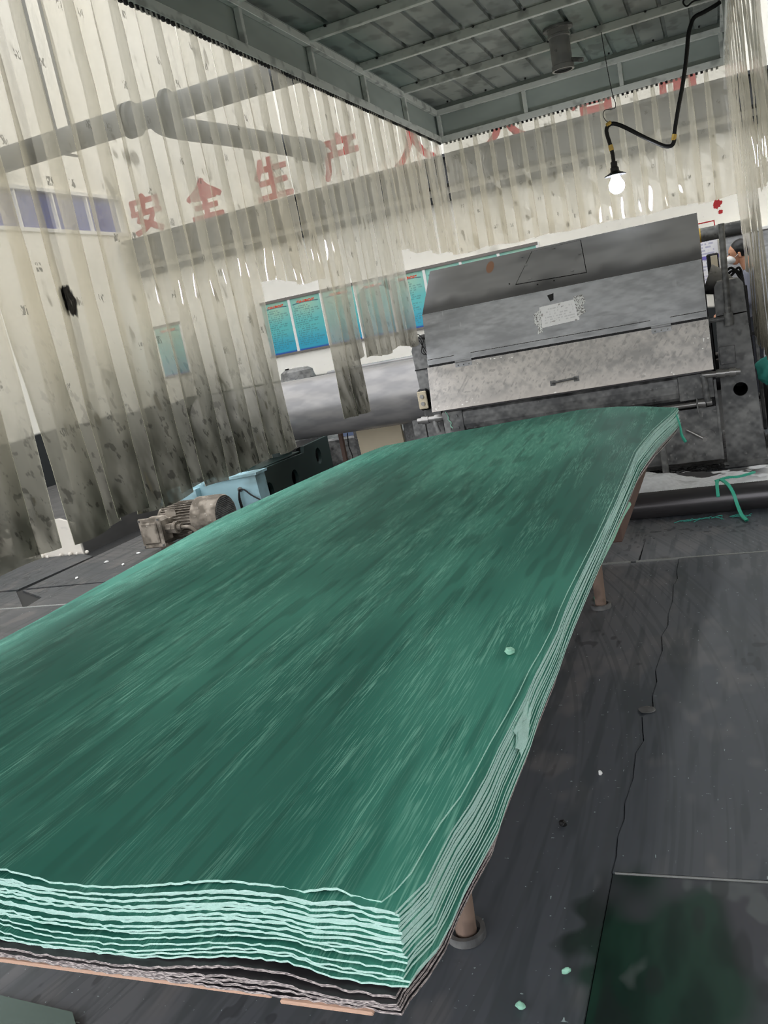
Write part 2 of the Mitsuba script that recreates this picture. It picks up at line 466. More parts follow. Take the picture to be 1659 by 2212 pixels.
scene['m_pvc'] = {'type': 'blendbsdf', 'weight': proc(f_pvc_w), 'a': {'type': 'thindielectric', 'int_ior': 1.53, 'specular_transmittance': rgb([0.94, 0.918, 0.87])},
                  'b': {'type': 'principledthin', 'base_color': proc(f_pvc_c), 'roughness': 0.35, 'diff_trans': 1.0, 'eta': 1.5}}

# ------------------------------------------------------------------ the hall: floor, walls, added roof
YB, XW = 12.0, -8.45
L(E('floor', bx(-8.7, 5.2, -9, 12.3, -0.4, -0.016), 'm_floor_base'), 'dark workshop floor laid with worn steel plates', kind='structure')
crack = [(-0.34, 4.75), (-0.345, 4.55), (-0.336, 4.42), (-0.352, 4.3), (-0.346, 4.1), (-0.358, 3.9), (-0.352, 3.78), (-0.374, 3.66), (-0.362, 3.5), (-0.378, 3.3), (-0.366, 3.2), (-0.376, 3.08), (-0.366, 2.98),
         (-0.400, 2.91), (-0.392, 2.82), (-0.382, 2.74), (-0.402, 2.66), (-0.398, 2.5), (-0.410, 2.36), (-0.404, 2.28), (-0.414, 2.19), (-0.409, 2.1), (-0.413, 2.035)]


def plate(poly, z, m='m_floor', t=0.03):
    """One floor plate with a small chamfer round its upper edge."""
    g = Polygon(poly)
    lo = extr(g, 'z', z - t, z - 0.002)
    hi = extr(g.buffer(-0.0015), 'z', z - 0.003, z)
    E('floor__plate', [lo, hi], m)


g = 0.004
plate([(a + 0.0012, b) for a, b in crack] + [(1.5, 2.035), (1.5, 4.755)], 0.004)
plate([(a - 0.0012, b) for a, b in crack[::-1]] + [(-2.7, 4.755), (-2.7, 1.2), (-0.4225, 1.2), (-0.4125, 2.03)], -0.001)
plate([(-0.42, 1.19), (-0.41, 2.028), (1.5, 2.028), (1.5, -1.0), (-0.5, -1.0)], 0.001, 'm_floor_green')
plate([(-2.7, -1.0), (-0.51, -1.0), (-0.44, 1.19), (-2.7, 1.19)], 0.0)
plate([(1.504, -1.0), (3.4, -1.0), (3.4, 2.4), (1.504, 2.4)], 0.0)
plate([(1.504, 2.404), (3.4, 2.404), (3.4, 4.755), (1.504, 4.755)], 0.001)
for a, b in ((-2.7, -0.562), (-0.549, 1.2), (1.206, 3.4)):
    plate([(a, 4.775), (b, 4.775), (b + 0.02, 5.36), (a, 5.36)], 0.003 if a > -1 else 0.0)
plate([(-2.7, 5.365), (3.4, 5.365), (3.4, 8.5), (-2.7, 8.5)], -0.001)
# the left side: plates with open joints
plate([(-4.64, 4.775), (-2.71, 4.775), (-2.71, 5.27), (-4.66, 5.27)], 0.0, 'm_floor_shaded')
plate([(-5.07, 4.775), (-4.65, 4.775), (-4.67, 5.27), (-5.56, 5.25), (-5.12, 5.0)], 0.0, 'm_floor_shaded')
plate([(-8.4, 4.775), (-5.10, 4.775), (-5.62, 5.24), (-8.4, 5.26)], 0.0, 'm_floor_shaded')
plate([(-5.55, 5.285), (-2.71, 5.285), (-2.71, 8.5), (-5.55, 8.5), (-5.55, 6.2)], 0.002, 'm_floor_shaded')
plate([(-8.4, 5.285), (-5.64, 5.285), (-5.60, 6.2), (-5.85, 6.34), (-8.4, 6.34)], 0.0, 'm_floor_shaded')
plate([(-8.4, 1.2), (-2.71, 1.2), (-2.71, 4.755), (-8.4, 4.755)], 0.0, 'm_floor_shaded')
for a, b in ((-8.4, -0.6), (-0.57, 1.18)):
    E('floor__edge_strip', bx(a, b, 4.757, 4.773, -0.02, 0.0045), 'm_floor_edge')
E('floor__edge_strip', bx(-0.405, 1.5, 2.0295, 2.0325, -0.02, 0.0048), 'm_floor_edge')

L(E('wall_back', bx(-8.65, 5.2, YB, YB + 0.2, -0.1, 7.4), 'm_wall'), 'cream plaster back wall with grey dado and red slogan', kind='structure')
L(E('wall_left', [bx(XW - 0.2, XW, 2.0, YB, -0.1, 3.7), bx(XW - 0.2, XW, 2.0, YB, 4.3, 7.4), bx(XW - 0.2, XW, 2.0, 8.9, 3.7, 4.3), bx(XW - 0.2, XW, 11.95, YB, 3.7, 4.3)], 'm_wall'),
  'cream plaster wall at the left behind the strip curtain', kind='structure')
L(E('wall_right', bx(5.0, 5.2, -3, YB, -0.1, 7.4), 'm_wall'), 'plain cream wall of the hall at the right', kind='structure')
L(E('roof', bx(-2.2, 5.2, -4.5, 6.5, 6.4, 6.5), 'm_roof'), 'unseen grey sheet roof added over the working bay to shade it', kind='structure')  # unseen slab, added and sized to hold back overhead sky light
# the blue window in the left wall
L(E('window_1', [bx(XW - 0.1, XW + 0.03, 8.9, 8.96, 3.7, 4.3), bx(XW - 0.1, XW + 0.03, 11.89, 11.95, 3.7, 4.3), bx(XW - 0.1, XW + 0.03, 8.96, 11.89, 3.7, 3.75), bx(XW - 0.1, XW + 0.03, 8.96, 11.89, 4.25, 4.3)], 'm_white'),
  'long blue window high in the left wall', kind='structure')
for k in range(4):
    y0 = 8.97 + k * 0.73
    E('window_1__pane', bx(XW - 0.05, XW - 0.04, y0, y0 + 0.70, 3.75, 4.25), 'm_window_blue')
    if k:
        E('window_1__mullion', bx(XW - 0.07, XW + 0.01, y0 - 0.03, y0, 3.75, 4.25), 'm_white')
# red slogan painted on the back wall
GLYPHS = json.loads('''{"安":[[[[14,-4],[14,7],[18,9],[16,12],[16,34],[18,36],[50,36],[49,45],[58,48],[63,45],[68,36],[102,36],[104,34],[104,12],[102,9],[107,5],[107,-2],[105,-5],[86,-5],[76,-24],[103,-38],[104,-43],[98,-50],[94,-51],[64,-35],[46,-45],[21,-51],[15,-42],[17,-38],[33,-35],[47,-28],[26,-19],[33,-5]],[[[64,23],[60,8],[92,9],[89,23]],[[47,-13],[62,-18],[70,-6],[51,-5]],[[30,23],[29,8],[43,8],[49,23]]]]],"全":[[[[10,4],[11,9],[39,26],[57,48],[68,45],[68,39],[78,29],[109,9],[111,5],[105,-3],[95,0],[92,-3],[67,-3],[68,-12],[92,-12],[94,-14],[94,-23],[92,-25],[68,-25],[67,-35],[104,-36],[106,-38],[106,-47],[104,-49],[16,-49],[16,-36],[53,-36],[53,-25],[29,-25],[27,-23],[27,-14],[29,-12],[52,-12],[53,-4],[29,-3],[26,1],[16,-3]],[]]],"生":[[[[12,-45],[14,-35],[53,-34],[53,-15],[25,-15],[23,-12],[24,-2],[20,-2],[12,5],[24,24],[31,45],[36,46],[44,43],[42,28],[53,28],[54,47],[66,47],[68,28],[103,27],[102,15],[67,14],[67,-2],[98,-2],[100,-12],[98,-15],[67,-15],[67,-34],[106,-35],[108,-37],[107,-48],[14,-48]],[[[36,15],[26,-2],[52,-2],[53,14]]]]],"产":[[[[11,-46],[19,-21],[20,9],[40,10],[32,22],[18,23],[19,35],[52,35],[50,45],[62,47],[70,35],[103,34],[103,23],[90,22],[84,10],[105,9],[106,-2],[104,-4],[34,-4],[31,-32],[24,-49],[18,-52]],[[[50,22],[55,9],[68,9],[74,21]]]]],"人":[[[[11,-42],[13,-38],[22,-34],[33,-24],[44,-6],[51,17],[53,46],[66,47],[67,23],[74,-1],[85,-21],[94,-30],[107,-37],[109,-43],[102,-50],[99,-50],[85,-41],[70,-24],[60,-4],[48,-28],[31,-45],[23,-50],[18,-50]],[]]],"有":[[[[17,-18],[11,-8],[28,7],[36,20],[15,21],[13,23],[13,32],[15,34],[42,34],[46,46],[53,47],[60,43],[58,34],[105,34],[107,32],[107,23],[105,21],[52,21],[50,18],[51,16],[95,15],[95,-44],[90,-50],[69,-51],[67,-48],[65,-39],[81,-38],[81,-32],[47,-32],[46,-50],[34,-51],[32,-48],[32,-10],[21,-18]],[[[46,-18],[81,-19],[82,-15],[47,-14]],[[47,3],[47,-2],[80,-2],[82,0],[81,3]]]]],"责":[[[[13,4],[14,15],[25,16],[23,18],[24,27],[18,31],[20,40],[52,40],[54,47],[66,47],[68,40],[101,40],[103,32],[98,27],[97,16],[106,15],[108,6],[106,3],[94,2],[95,-31],[93,-34],[106,-40],[106,-45],[99,-52],[60,-36],[41,-47],[19,-51],[14,-41],[35,-34],[26,-33],[27,2]],[[[67,-25],[81,-29],[81,-10],[67,-10]],[[39,-32],[44,-32],[52,-24],[53,-10],[39,-10]]]]]}''')
slots = [('安', -8.05, 3.98), ('全', -6.98, 3.95), ('生', -5.80, 3.97), ('产', -4.68, 4.02), ('人', -3.62, 3.93), ('人', -2.36, 3.88), ('有', -1.20, 3.86), ('责', -0.20, 3.82)]
for ch, x, z in slots:
    parts = []
    for b, holes in GLYPHS[ch]:
        k = 0.0062
        f = lambda r: [((q[0] - 60) * k + x, (q[1] - 0) * k + z) for q in r]
        parts.append(extr(Polygon(f(b), [f(h) for h in holes]), 'y', YB - 0.004, YB + 0.01))
    E('wall_back__red_character', parts, 'm_red')
for x, z, r in ((0.105, 2.25, 0.055), (0.13, 2.15, 0.028)):
    t = np.arange(26) * 2 * np.pi / 26
    rr = r * (0.7 + 0.5 * rng.random(26))
    E('wall_back__paint_splash', extr(list(zip(x + rr * np.cos(t), z + rr * np.sin(t))), 'y', YB - 0.003, YB + 0.01), 'm_red')
E('wall_back__red_line', [bx(-0.55, 0.05, YB - 0.003, YB + 0.01, 2.055, 2.068), bx(0.04, 0.052, YB - 0.003, YB + 0.01, 2.0, 2.068)], 'm_red')

# crane beam and conduit on the back wall
k = L('crane_beam', 'dark steel beam running along the back wall below the slogan', 'beam')
E('crane_beam__flange', [bx(-8.40, 4.9, 11.66, 11.98, 3.56, 3.60), bx(-8.40, 4.9, 11.66, 11.98, 3.23, 3.27)], 'm_beam')
E('crane_beam__web', bx(-8.40, 4.9, 11.79, 11.85, 3.27, 3.56), 'm_beam')
k = L(E('cable_tray', bx(-8.40, 4.9, 11.86, 11.995, 3.05, 3.13, 0.01), 'm_beam'), 'narrow dark cable tray on the back wall just below the crane beam', 'cable tray')

# ventilation duct behind the curtain
L('ventilation_duct', 'thick grey ventilation duct with a flanged branch high behind the left curtain', 'duct')
E('ventilation_duct__main_pipe', cyl((-8.42, 9.5, 4.56), (-3.2, 9.5, 4.47), 0.15, 28), 'm_pipe', 30)
for x in (-6.35, -6.27, -5.75):
    E('ventilation_duct__flange', cyl((x, 9.5, 4.525), (x + 0.05, 9.5, 4.524), 0.2, 28), 'm_pipe', 30)
E('ventilation_duct__branch', tube([(-5.95, 9.5, 4.46), (-5.9, 9.75, 4.38), (-5.55, 10.5, 4.29), (-5.1, 11.6, 4.16), (-5.02, 11.85, 4.13)], 0.13, 20), 'm_pipe', 30)
E('ventilation_duct__branch_collar', cyl((-5.12, 11.62, 4.16), (-4.99, 11.97, 4.12), 0.155, 24), 'm_pipe', 30)
E('ventilation_duct__hanger', [bx(-7.3, -7.26, 9.34, 9.36, 4.5, 7.0), bx(-7.3, -7.26, 9.64, 9.66, 4.5, 7.0), bx(-7.3, -7.26, 9.34, 9.66, 4.36, 4.38)], 'm_pipe')

# notice boards on the back wall
frame_x = [-6.42, -5.95, -5.40]
place = ['left one of the two fully seen', 'right one of the two fully seen', 'third, half hidden behind hanging strips']
k = 0
for i, (x0, x1) in enumerate([(-6.41, -5.955), (-5.925, -5.42), (-5.37, -4.87), (-4.83, -4.33), (-4.29, -3.79), (-3.75, -3.25), (-3.21, -2.71), (-2.67, -2.17), (-8.40, -7.92)]):
    P = np.array([[[x, 11.985, z] for z in (1.46, 2.25)] for x in (x0, x1)])
    key = L('wall_poster' if i == 0 else f'wall_poster_{i:03d}', None, 'poster')
    v = np.array([[x0, 11.985, 1.46], [x1, 11.985, 1.46], [x1, 11.985, 2.25], [x0, 11.985, 2.25], [x0, 11.998, 1.46], [x1, 11.998, 1.46], [x1, 11.998, 2.25], [x0, 11.998, 2.25]])
    f = np.array([[0, 1, 2], [0, 2, 3], [1, 5, 6], [1, 6, 2], [3, 2, 6], [3, 6, 7], [0, 3, 7], [0, 7, 4], [0, 4, 5], [0, 5, 1]])
    uv = np.array([[0, 0], [1, 0], [1, 1], [0, 1]] * 2, float)
    E(key + '__panel', trimesh.Trimesh(v, f, process=False), 'm_poster', uv=uv)
    E(key + '__stile', bx(x1 + 0.002, x1 + 0.042, 11.97, 12.0, 1.45, 2.27), 'm_white')
    E(key + '__top_rail', bx(x0 - 0.012, x1 + 0.03, 11.965, 12.0, 2.235, 2.275), 'm_frame_grey')
    E(key + '__bottom_rail', bx(x0 - 0.012, x1 + 0.03, 11.965, 12.0, 1.435, 1.465), 'm_frame_grey')
    txt = {0: 'teal printed poster with red heading, leftmost one seen through the curtain opening', 1: 'teal printed poster with red heading and white side stiles, second in the curtain opening',
           2: 'teal poster only its left strip seen beside the hanging strip pair', 8: 'teal poster seen blurred through the long strips at far left of the row'}
    labels[key]['label'] = txt.get(i, 'teal poster in the framed wall row, %s to the right of the curtain opening' % ['', '', '', 'second', 'third', 'fourth', 'fifth', 'sixth', ''][i])
    labels[key]['group'] = 'framed posters in a row on the back wall'

# foundation block at the left, broken white front
t = rng.random(14)
top = [(-8.4, 0.36)] + [(-8.2 + 0.18 * i, 0.34 + 0.05 * t[i]) for i in range(13)] + [(-5.87, 0.30), (-5.85, -0.02), (-8.4, -0.02)]
L('foundation_block', 'low dark concrete foundation block with a chipped white painted front by the left wall', 'foundation')
E('foundation_block__body', extr(top, 'y', 6.36, 11.9), 'm_plinth')
E('foundation_block__rubble', [ball((-6.75 + 0.12 * i + 0.05 * rng.random(), 6.30 + 0.05 * rng.random(), 0.012), 0.012 + 0.014 * rng.random(), 1) for i in range(9)], 'm_plinth')
labels['foundation_block__rubble'] = {'kind': 'stuff'}

# ------------------------------------------------------------------ the canopy (ceiling): frame, fascia, ribbed sheets
XC, XR, YC, Y0 = -2.35, 0.262, 8.74, -0.62  # canopy and left curtain lengthened out of view to shade the near stack
L('ceiling', 'grey canopy of ribbed steel sheets on square tube purlins over the mill', kind='structure')
ys = [8.72 - 0.965 * i for i in range(1, 10)]
for y in ys:
    E('ceiling__purlin', bx(XC, XR, y - 0.022, y + 0.022, 3.455, 3.516, 0.003), 'm_rail')
for x0 in np.arange(XC - 0.02, XR - 0.05, 0.66):
    x1 = min(x0 + 0.66, XR)
    prof = []
    x = x0
    while x < x1 - 1e-6:
        w = min(0.22, x1 - x)
        prof += [(x, 3.517), (min(x + 0.178, x1), 3.517), (min(x + 0.182, x1), 3.543), (min(x + 0.208, x1), 3.543), (min(x + 0.212, x1), 3.517)]
        x += w
    prof.append((x1, 3.517))
    P = np.array([[[a, y, b + 0.0012 * (i % 2)] for a, b in prof] for i, y in enumerate((Y0, YC + 0.03))])
    P2 = P + [0, 0, 0.003]
    m1, m2 = grid(P), grid(P2)
    E('ceiling__roof_sheet', [m1, m2], 'm_roof')
# longitudinal lap straps under the sheets
for (z, nm) in ((3.20, 'lower_rail'), (3.452, 'upper_rail')):
    h = 0.03 if nm == 'lower_rail' else 0.025
    E('ceiling__' + nm, bx(XC - 0.02, XC + 0.02, Y0, YC + 0.02, z - h, z + h, 0.003), 'm_rail')
    E('ceiling__' + nm, bx(XC + 0.021, XR, YC - 0.02, YC + 0.02, z - h, z + h, 0.003), 'm_rail')
    E('ceiling__' + nm, bx(XR - 0.02, XR + 0.02, Y0, YC - 0.021, z - h, z + h, 0.003), 'm_rail')
E('ceiling__fascia_panel', bx(XC - 0.03, XC - 0.022, Y0, YC + 0.03, 3.18, 3.56), 'm_fascia')
E('ceiling__fascia_panel', bx(XC - 0.03, XR + 0.03, YC + 0.031, YC + 0.039, 3.18, 3.56), 'm_fascia')
E('ceiling__fascia_panel', bx(XR + 0.022, XR + 0.03, Y0, YC + 0.03, 3.18, 3.56), 'm_fascia')
for y in ys:
    E('ceiling__post', bx(XC - 0.018, XC + 0.018, y - 0.018, y + 0.018, 3.231, 3.427, 0.003), 'm_rail')
    E('ceiling__post', bx(XR - 0.018, XR + 0.018, y - 0.018, y + 0.018, 3.231, 3.427, 0.003), 'm_rail')
for x in (XC + 0.02, -1.487, -0.608, XR - 0.02):
    E('ceiling__post', bx(x - 0.018, x + 0.018, YC - 0.018, YC + 0.018, 3.231, 3.427, 0.003), 'm_rail')
teeth = [bx(XC + 0.004, XC + 0.016, y, y + 0.02, 3.150, 3.171) for y in np.arange(Y0, YC - 0.05, 0.042)]
E('ceiling__hanger_teeth', teeth, 'm_black')
teeth = [bx(x, x + 0.02, YC - 0.016, YC - 0.004, 3.150, 3.171) for x in np.arange(XC + 0.05, XR - 0.05, 0.042)]
E('ceiling__hanger_teeth', teeth, 'm_black')
for q in ('ceiling__hanger_teeth', 'ceiling__hanger_teeth_001'):
    labels[q] = {'kind': 'stuff'}
for y in ys + [8.70]:
    for k in range(7):
        x = XC + 0.15 + 0.38 * k
        if x < XR - 0.05:
            E('ceiling__screw', bolt((x, y - 0.024, 3.512), (0, -1, -0.3), 0.009, 0.012), 'm_black')


# ------------------------------------------------------------------ strip curtains
def strip(key, origin, along, w, z0, z1, out, seed, lean=0.0, flare=0.0, rows=16):
    """One hanging plastic strip: centre line down from z1 to z0, curved across its width, a little wavy."""
    r = np.random.default_rng(seed)
    along, out = np.asarray(along, float), np.asarray(out, float)
    u = np.linspace(0, 1, 9)
    h = np.linspace(0, 1, rows)
    ph, a1, tw = r.random(3) * 6.28, 0.004 + 0.005 * r.random(), (r.random() - 0.5) * 0.10
    cv = 0.007 + 0.006 * r.random()
    P = np.zeros((rows, 9, 3))
    for i, t in enumerate(h):
        z = z1 + (z0 - z1) * t
        e = t ** 0.7
        c = cv * (0.3 + 0.7 * e)
        d = c * (1 - (2 * u - 1) ** 2) + a1 * e * np.sin(z * 3.1 + ph[0]) + 0.004 * e * np.sin(z * 7.3 + ph[1] + u * 2) + tw * (u - 0.5) * w * (0.2 + e) + 0.0016 * np.sin(z * 23 + ph[2] + 3 * u)
        q = (u - 0.5) * w * (1 - 0.12 * (1 - e) ** 3)
        zz = z - (0.012 * np.sin(seed * 1.7 + u * 2.2) if i == rows - 1 else 0)
        P[i] = np.asarray(origin)[None, :] * [1, 1, 0] + (q + (lean + flare * t ** 2.2) * 1.0)[:, None] * along + d[:, None] * out
        P[i, :, 2] = zz
    uv = np.stack(np.meshgrid(u, h), -1).reshape(-1, 2)
    return E(key, grid(P), 'm_pvc', True, uv=uv)


pitch = 0.165
kL = L('strip_curtain', 'long curtain of yellowed clear plastic strips left of the stack, dirty at the bottom', 'strip curtain')
n = 0
for i, y in enumerate(np.arange(0.08, 8.70, pitch)):
    z0 = 0.952 + 0.012 * math.sin(i * 2.3)
    if 4.43 < y < 5.22:
        z0 = 1.897 + 0.008 * math.sin(i)
    elif 5.62 < y < 6.85:
        z0 = 1.35 + 0.012 * math.sin(i)
    elif y >= 6.85:
        z0 = 2.115
    elif 5.22 <= y <= 5.62:
        z0 = 0.98 + 0.01 * (i % 2)
    off = 0.012 if i % 2 else -0.012
    fl = 0.0
    if 2.30 < y < 2.47:
        fl = -0.042
    elif 2.47 <= y < 2.63:
        fl = 0.056
    ln = 0.02 if 5.18 < y < 5.35 else 0.0
    strip(kL + '__strip', (XC + off, y, 0), (0, 1, 0), 0.226, z0, 3.165, (1, 0, 0), 100 + i, ln, fl)
kB = L('strip_curtain_001', 'short curtain of clear plastic strips hanging above the mill hood along the back', 'strip curtain')
for i, x in enumerate(np.arange(XC + 0.12, XR - 0.02, 0.15)):
    strip(kB + '__strip', (x, YC - 0.01 + (0.012 if i % 2 else -0.012), 0), (1, 0, 0), 0.205, 2.115 - 0.03 * (i / 17) + 0.008 * math.sin(i * 1.9), 3.165, (0, -1, 0), 200 + i)
kR = L('strip_curtain_002', 'curtain of beige dusty plastic strips at the right edge seen almost edge on', 'strip curtain')
for i, y in enumerate(np.arange(4.2, 8.66, pitch)):
    z0 = 1.42 if y > 7.55 else (0.90 if y > 5.6 else 1.85)
    strip(kR + '__strip', (XR + (0.012 if i % 2 else -0.012), y, 0), (0, 1, 0), 0.205, z0 + 0.012 * math.sin(i), 3.165, (-1, 0, 0), 300 + i)

# ------------------------------------------------------------------ the stack of rubber sheets
Nx = [-2.5, -2.1, -1.7, -1.4, -1.21, -1.122, -1.035, -0.966, -0.911, -0.854, -0.814, -0.753, -0.703, -0.656, -0.622, -0.581, -0.552, -0.51, -0.3]
Nt = [0.75, 0.752, 0.742, 0.752, 0.746, 0.734, 0.729, 0.728, 0.732, 0.743, 0.750, 0.747, 0.746, 0.743, 0.758, 0.764, 0.755, 0.746, 0.745]
Gx = [-2.5, -2.0, -1.6, -1.254, -1.165, -1.076, -0.987, -0.901, -0.778, -0.691, -0.638, -0.585, -0.514, -0.3]
Gz = [0.635, 0.63, 0.634, 0.625, 0.613, 0.609, 0.614, 0.625, 0.642, 0.643, 0.630, 0.625, 0.628, 0.628]
Fx = [-2.6, -2.09, -1.65, -1.24, -0.85, -0.65, -0.49, -0.38, -0.30]
Fz = [0.700, 0.735, 0.770, 0.783, 0.793, 0.781, 0.760, 0.736, 0.723]
XRy = [0.9, 0.937, 0.96, 0.988, 1.094, 1.153, 1.231, 1.346, 1.406, 1.549, 1.71, 1.889, 2.117, 2.56, 2.874, 3.342, 4.166, 4.699, 5.396, 5.6]
XRx = [-0.52, -0.514, -0.503, -0.493, -0.489, -0.484, -0.469, -0.468, -0.465, -0.457, -0.457, -0.447, -0.451, -0.443, -0.438, -0.436, -0.436, -0.392, -0.308, -0.30]
XLy = [0.9, 2.09, 2.33, 2.78, 3.37, 3.74, 4.09, 4.58, 5.24, 5.5, 5.7]
XLx = [-2.36, -2.382, -2.394, -2.429, -2.475, -2.489, -2.459, -2.405, -2.338, -2.25, -2.17]
tt = np.linspace(0, 1, 34) ** 1.5
uu = np.concatenate([np.linspace(0, 0.45, 24)[:-1], np.linspace(0.45, 1.0, 92)])
BOARD = 0.603


def wave(x, y, seed, fx, fy):
    return meshkit.noise(np.stack([x * fx, y * fy, np.full_like(x, seed * 3.7)], -1), seed) - 0.5


def profile(x, y, f):
    """Height of the layer at fraction f (0 board, 0.28 the lowest green sheet, 1 top)."""
    near = np.exp(-np.maximum(y - 0.93, 0) / 0.32)
    base = 0.742 - 0.024 * np.clip((-0.6 - x) / 1.8, 0, 1)
    top = base + (np.interp(x, Nx, Nt) - base) * near
    far = np.clip((y - 3.2) / 2.3, 0, 1)
    top = top + (np.interp(x, Fx, Fz) - base) * far * far * (3 - 2 * far)
    low = 0.646 + (np.interp(x, Gx, Gz) - 0.628) * near + (np.interp(x, Fx, Fz) - base) * far * far * 0.6
    bot = BOARD + 0.0065 + (top - base) * far * 0.3
    return np.where(f < 0.28, bot + (low - bot) * (f / 0.28), low + (top - low) * ((f - 0.28) / 0.72))


def sheet(f, i, below, thick, xo, y0, prev):
    r = np.random.default_rng(500 + i)
    U, V = np.meshgrid(uu, tt)
    x = -2.36 + U * 1.85
    yn = 0.93 - 0.038 * (1 - f) + y0 + 0.010 * wave(x, x * 0, 40 + i, 3.0, 1) + 0.004 * (r.random(len(uu)) - 0.5)[None, :]
    yf = 5.52 + 0.03 * wave(x, x * 0, 80 + i, 4.0, 1) - 0.01 * i / 25
    y = yn + V * (yf - yn)
    xr = np.interp(y, XRy, XRx) + xo + (0.016 * np.exp(-np.maximum(y - 0.93, 0) / 0.7) if xo > 0 else 0.0) - (1 - f) * np.interp(y, [0.9, 1.2, 1.4, 1.9, 2.5, 2.9, 3.2, 4.2], [0, 0.003, 0.012, 0.028, 0.034, 0.034, 0.03, 0.008]) + 0.008 * wave(y, y * 0, 120 + i, 2.2, 1) * (0.3 if i >= 23 else 1.0)
    xl = np.interp(y, XLy, XLx) + 0.02 - 0.3 * xo + 0.008 * wave(y, y * 0, 160 + i, 3.0, 1)
    x = xl + U * (xr - xl)
    near = np.exp(-np.maximum(y - 0.93, 0) / 0.3)
    side = np.clip((U - 0.9) / 0.1, 0, 1)
    yb = 0.93 + V * 4.59
    xb = np.interp(yb, XLy, XLx) + U * (np.interp(yb, XRy, XRx) - np.interp(yb, XLy, XLx))
    near = np.exp(-np.maximum(yb - 0.93, 0) / 0.3)
    z = profile(xb, yb, f) + 0.012 * wave(xb, yb, 7 + i, 6.5, 2.0) * (near + 0.16) * (0.3 + 0.7 * f * f) - side * side * 0.006
    if i == 22:
        z = z - 0.004
    if prev is not None:
        z = np.maximum(z, prev + thick + 0.0007)
    top = np.stack([x, y, z], -1)
    bot = top - [0, 0, thick]
    nv, nu = x.shape
    ring = np.concatenate([np.arange(nu), np.arange(1, nv) * nu + nu - 1, (nv - 1) * nu + np.arange(nu - 2, -1, -1), np.arange(nv - 2, 0, -1) * nu])
    a, b = grid(top), grid(bot)
    a.invert()
    tv, bv = top.reshape(-1, 3)[ring], bot.reshape(-1, 3)[ring]
    m = len(ring)
    j = np.arange(m)
    k = (j + 1) % m
    sv = np.vstack([tv, bv])
    sf = np.vstack([np.stack([j, j + m, k + m], 1), np.stack([j, k + m, k], 1)])
    return [a, b, trimesh.Trimesh(sv, sf, process=False)], z


ORD = ['top', 'second', 'third', 'fourth', 'fifth', 'sixth', 'seventh', 'eighth', 'ninth', 'tenth', 'eleventh', 'twelfth', 'thirteenth', 'fourteenth', 'fifteenth', 'sixteenth', 'seventeenth', 'eighteenth', 'nineteenth', 'twentieth']
prev = None
ND, NG = 5, 19
GAPS = [6.5] * 6 + [5.3] * 10 + [8.0, 9.5]
FR = 0.28 + 0.72 * np.concatenate([[0], np.cumsum(GAPS)]) / sum(GAPS)
for i in range(ND + NG):
    dark = i < ND
    f = [0.0, 0.075, 0.11, 0.17, 0.215][i] if dark else FR[i - ND]
    top_no = ND + NG - 1 - i
    xo = [0.010, 0.014, 0.009, 0.013, 0.009][i] if dark else (0.0 if top_no == 0 else 0.012 if top_no == 1 else 0.011 + 0.003 * rng.random() if top_no < 12 else 0.012 + 0.0014 * (top_no - 11) + 0.003 * rng.random())
    y0 = [0.002, -0.005, -0.007, -0.013, -0.012][i] if dark else (0.004 if top_no == 0 else -0.003 if top_no == 1 else 0.008 * rng.random() + (-0.004 if top_no > 14 else 0.003))
    th = 0.0046 if dark else (0.0042 if top_no < 3 else 0.0049 if top_no < 12 else 0.0036)
    ms, prev = sheet(f, i, None, th, xo, y0, prev)
    key = ('black_rubber_sheet' if dark else 'green_rubber_sheet')
    key = E(key, ms, 'm_dark_rubber' if dark else 'm_rubber', 25)
    if dark:
        L(key, f'dark rubber sheet with grey cut edge under the green ones, {["lowest", "fourth", "middle", "second", "uppermost"][i]} of the dark five', 'rubber sheet', 'dark rubber sheets under the stack')
    else:
        lab = {0: 'large green brushed rubber sheet lying on top of the stack', 1: 'green rubber sheet under the top one, jutting out beyond it at right'}.get(
            top_no, f'green rubber sheet with pale cut edge, {ORD[top_no]} from the top of the stack' if top_no < NG - 1 else 'lowest green rubber sheet resting on the dark ones in the stack')
        L(key, lab, 'rubber sheet', 'green rubber sheets in the stack')
    if top_no == 0:
        ztop = prev

# small scraps on the stack and a torn flap hanging at its side
for (x, y, r_) in ((-0.515, 1.78, 0.011),):
    m = ball((0, 0, 0), 1.0, 2)
    m.vertices += 0.5 * (meshkit.noise(m.vertices * 2.2, 3) - 0.5)[:, None] * m.vertices
    m.apply_scale((r_, r_, r_ * 0.8))
    m.apply_translation((x, y, 0.751))
    L(E('rubber_crumb', m, 'm_mint', 40), 'pale green rubber crumb lying on the top sheet near its right edge', 'crumb')
fl = np.zeros((9, 5, 3))
for i in range(9):
    for j in range(5):
        t, q = i / 8, j / 4
        fl[i, j] = [-0.442 + 0.014 * q * (0.4 + 0.6 * t) + 0.004 * math.sin(5 * t), 1.46 + 0.13 * t + 0.014 * math.sin(9 * q + t * 4), 0.722 - (0.02 + 0.04 * (1 - t)) * q + 0.004 * math.sin(7 * t + q)]
L(E('rubber_flap', grid(fl), 'm_rubber', True), 'torn green rubber flap hanging over the cut edges at the right of the stack', 'rubber scrap')
pts = [(-0.30, 5.38, 0.70), (-0.285, 5.36, 0.64), (-0.28, 5.34, 0.58), (-0.262, 5.32, 0.54)]
L(E('rubber_strand', tube(pts, [0.004, 0.004, 0.004, 0.005, 0.005, 0.005, 0.006, 0.006, 0.007, 0.007, 0.008, 0.008, 0.009, 0.009, 0.009, 0.01, 0.01, 0.01, 0.01][:19], 6), 'm_teal', 40), 'teal rubber strand dangling from the far right corner of the stack', 'rubber scrap')

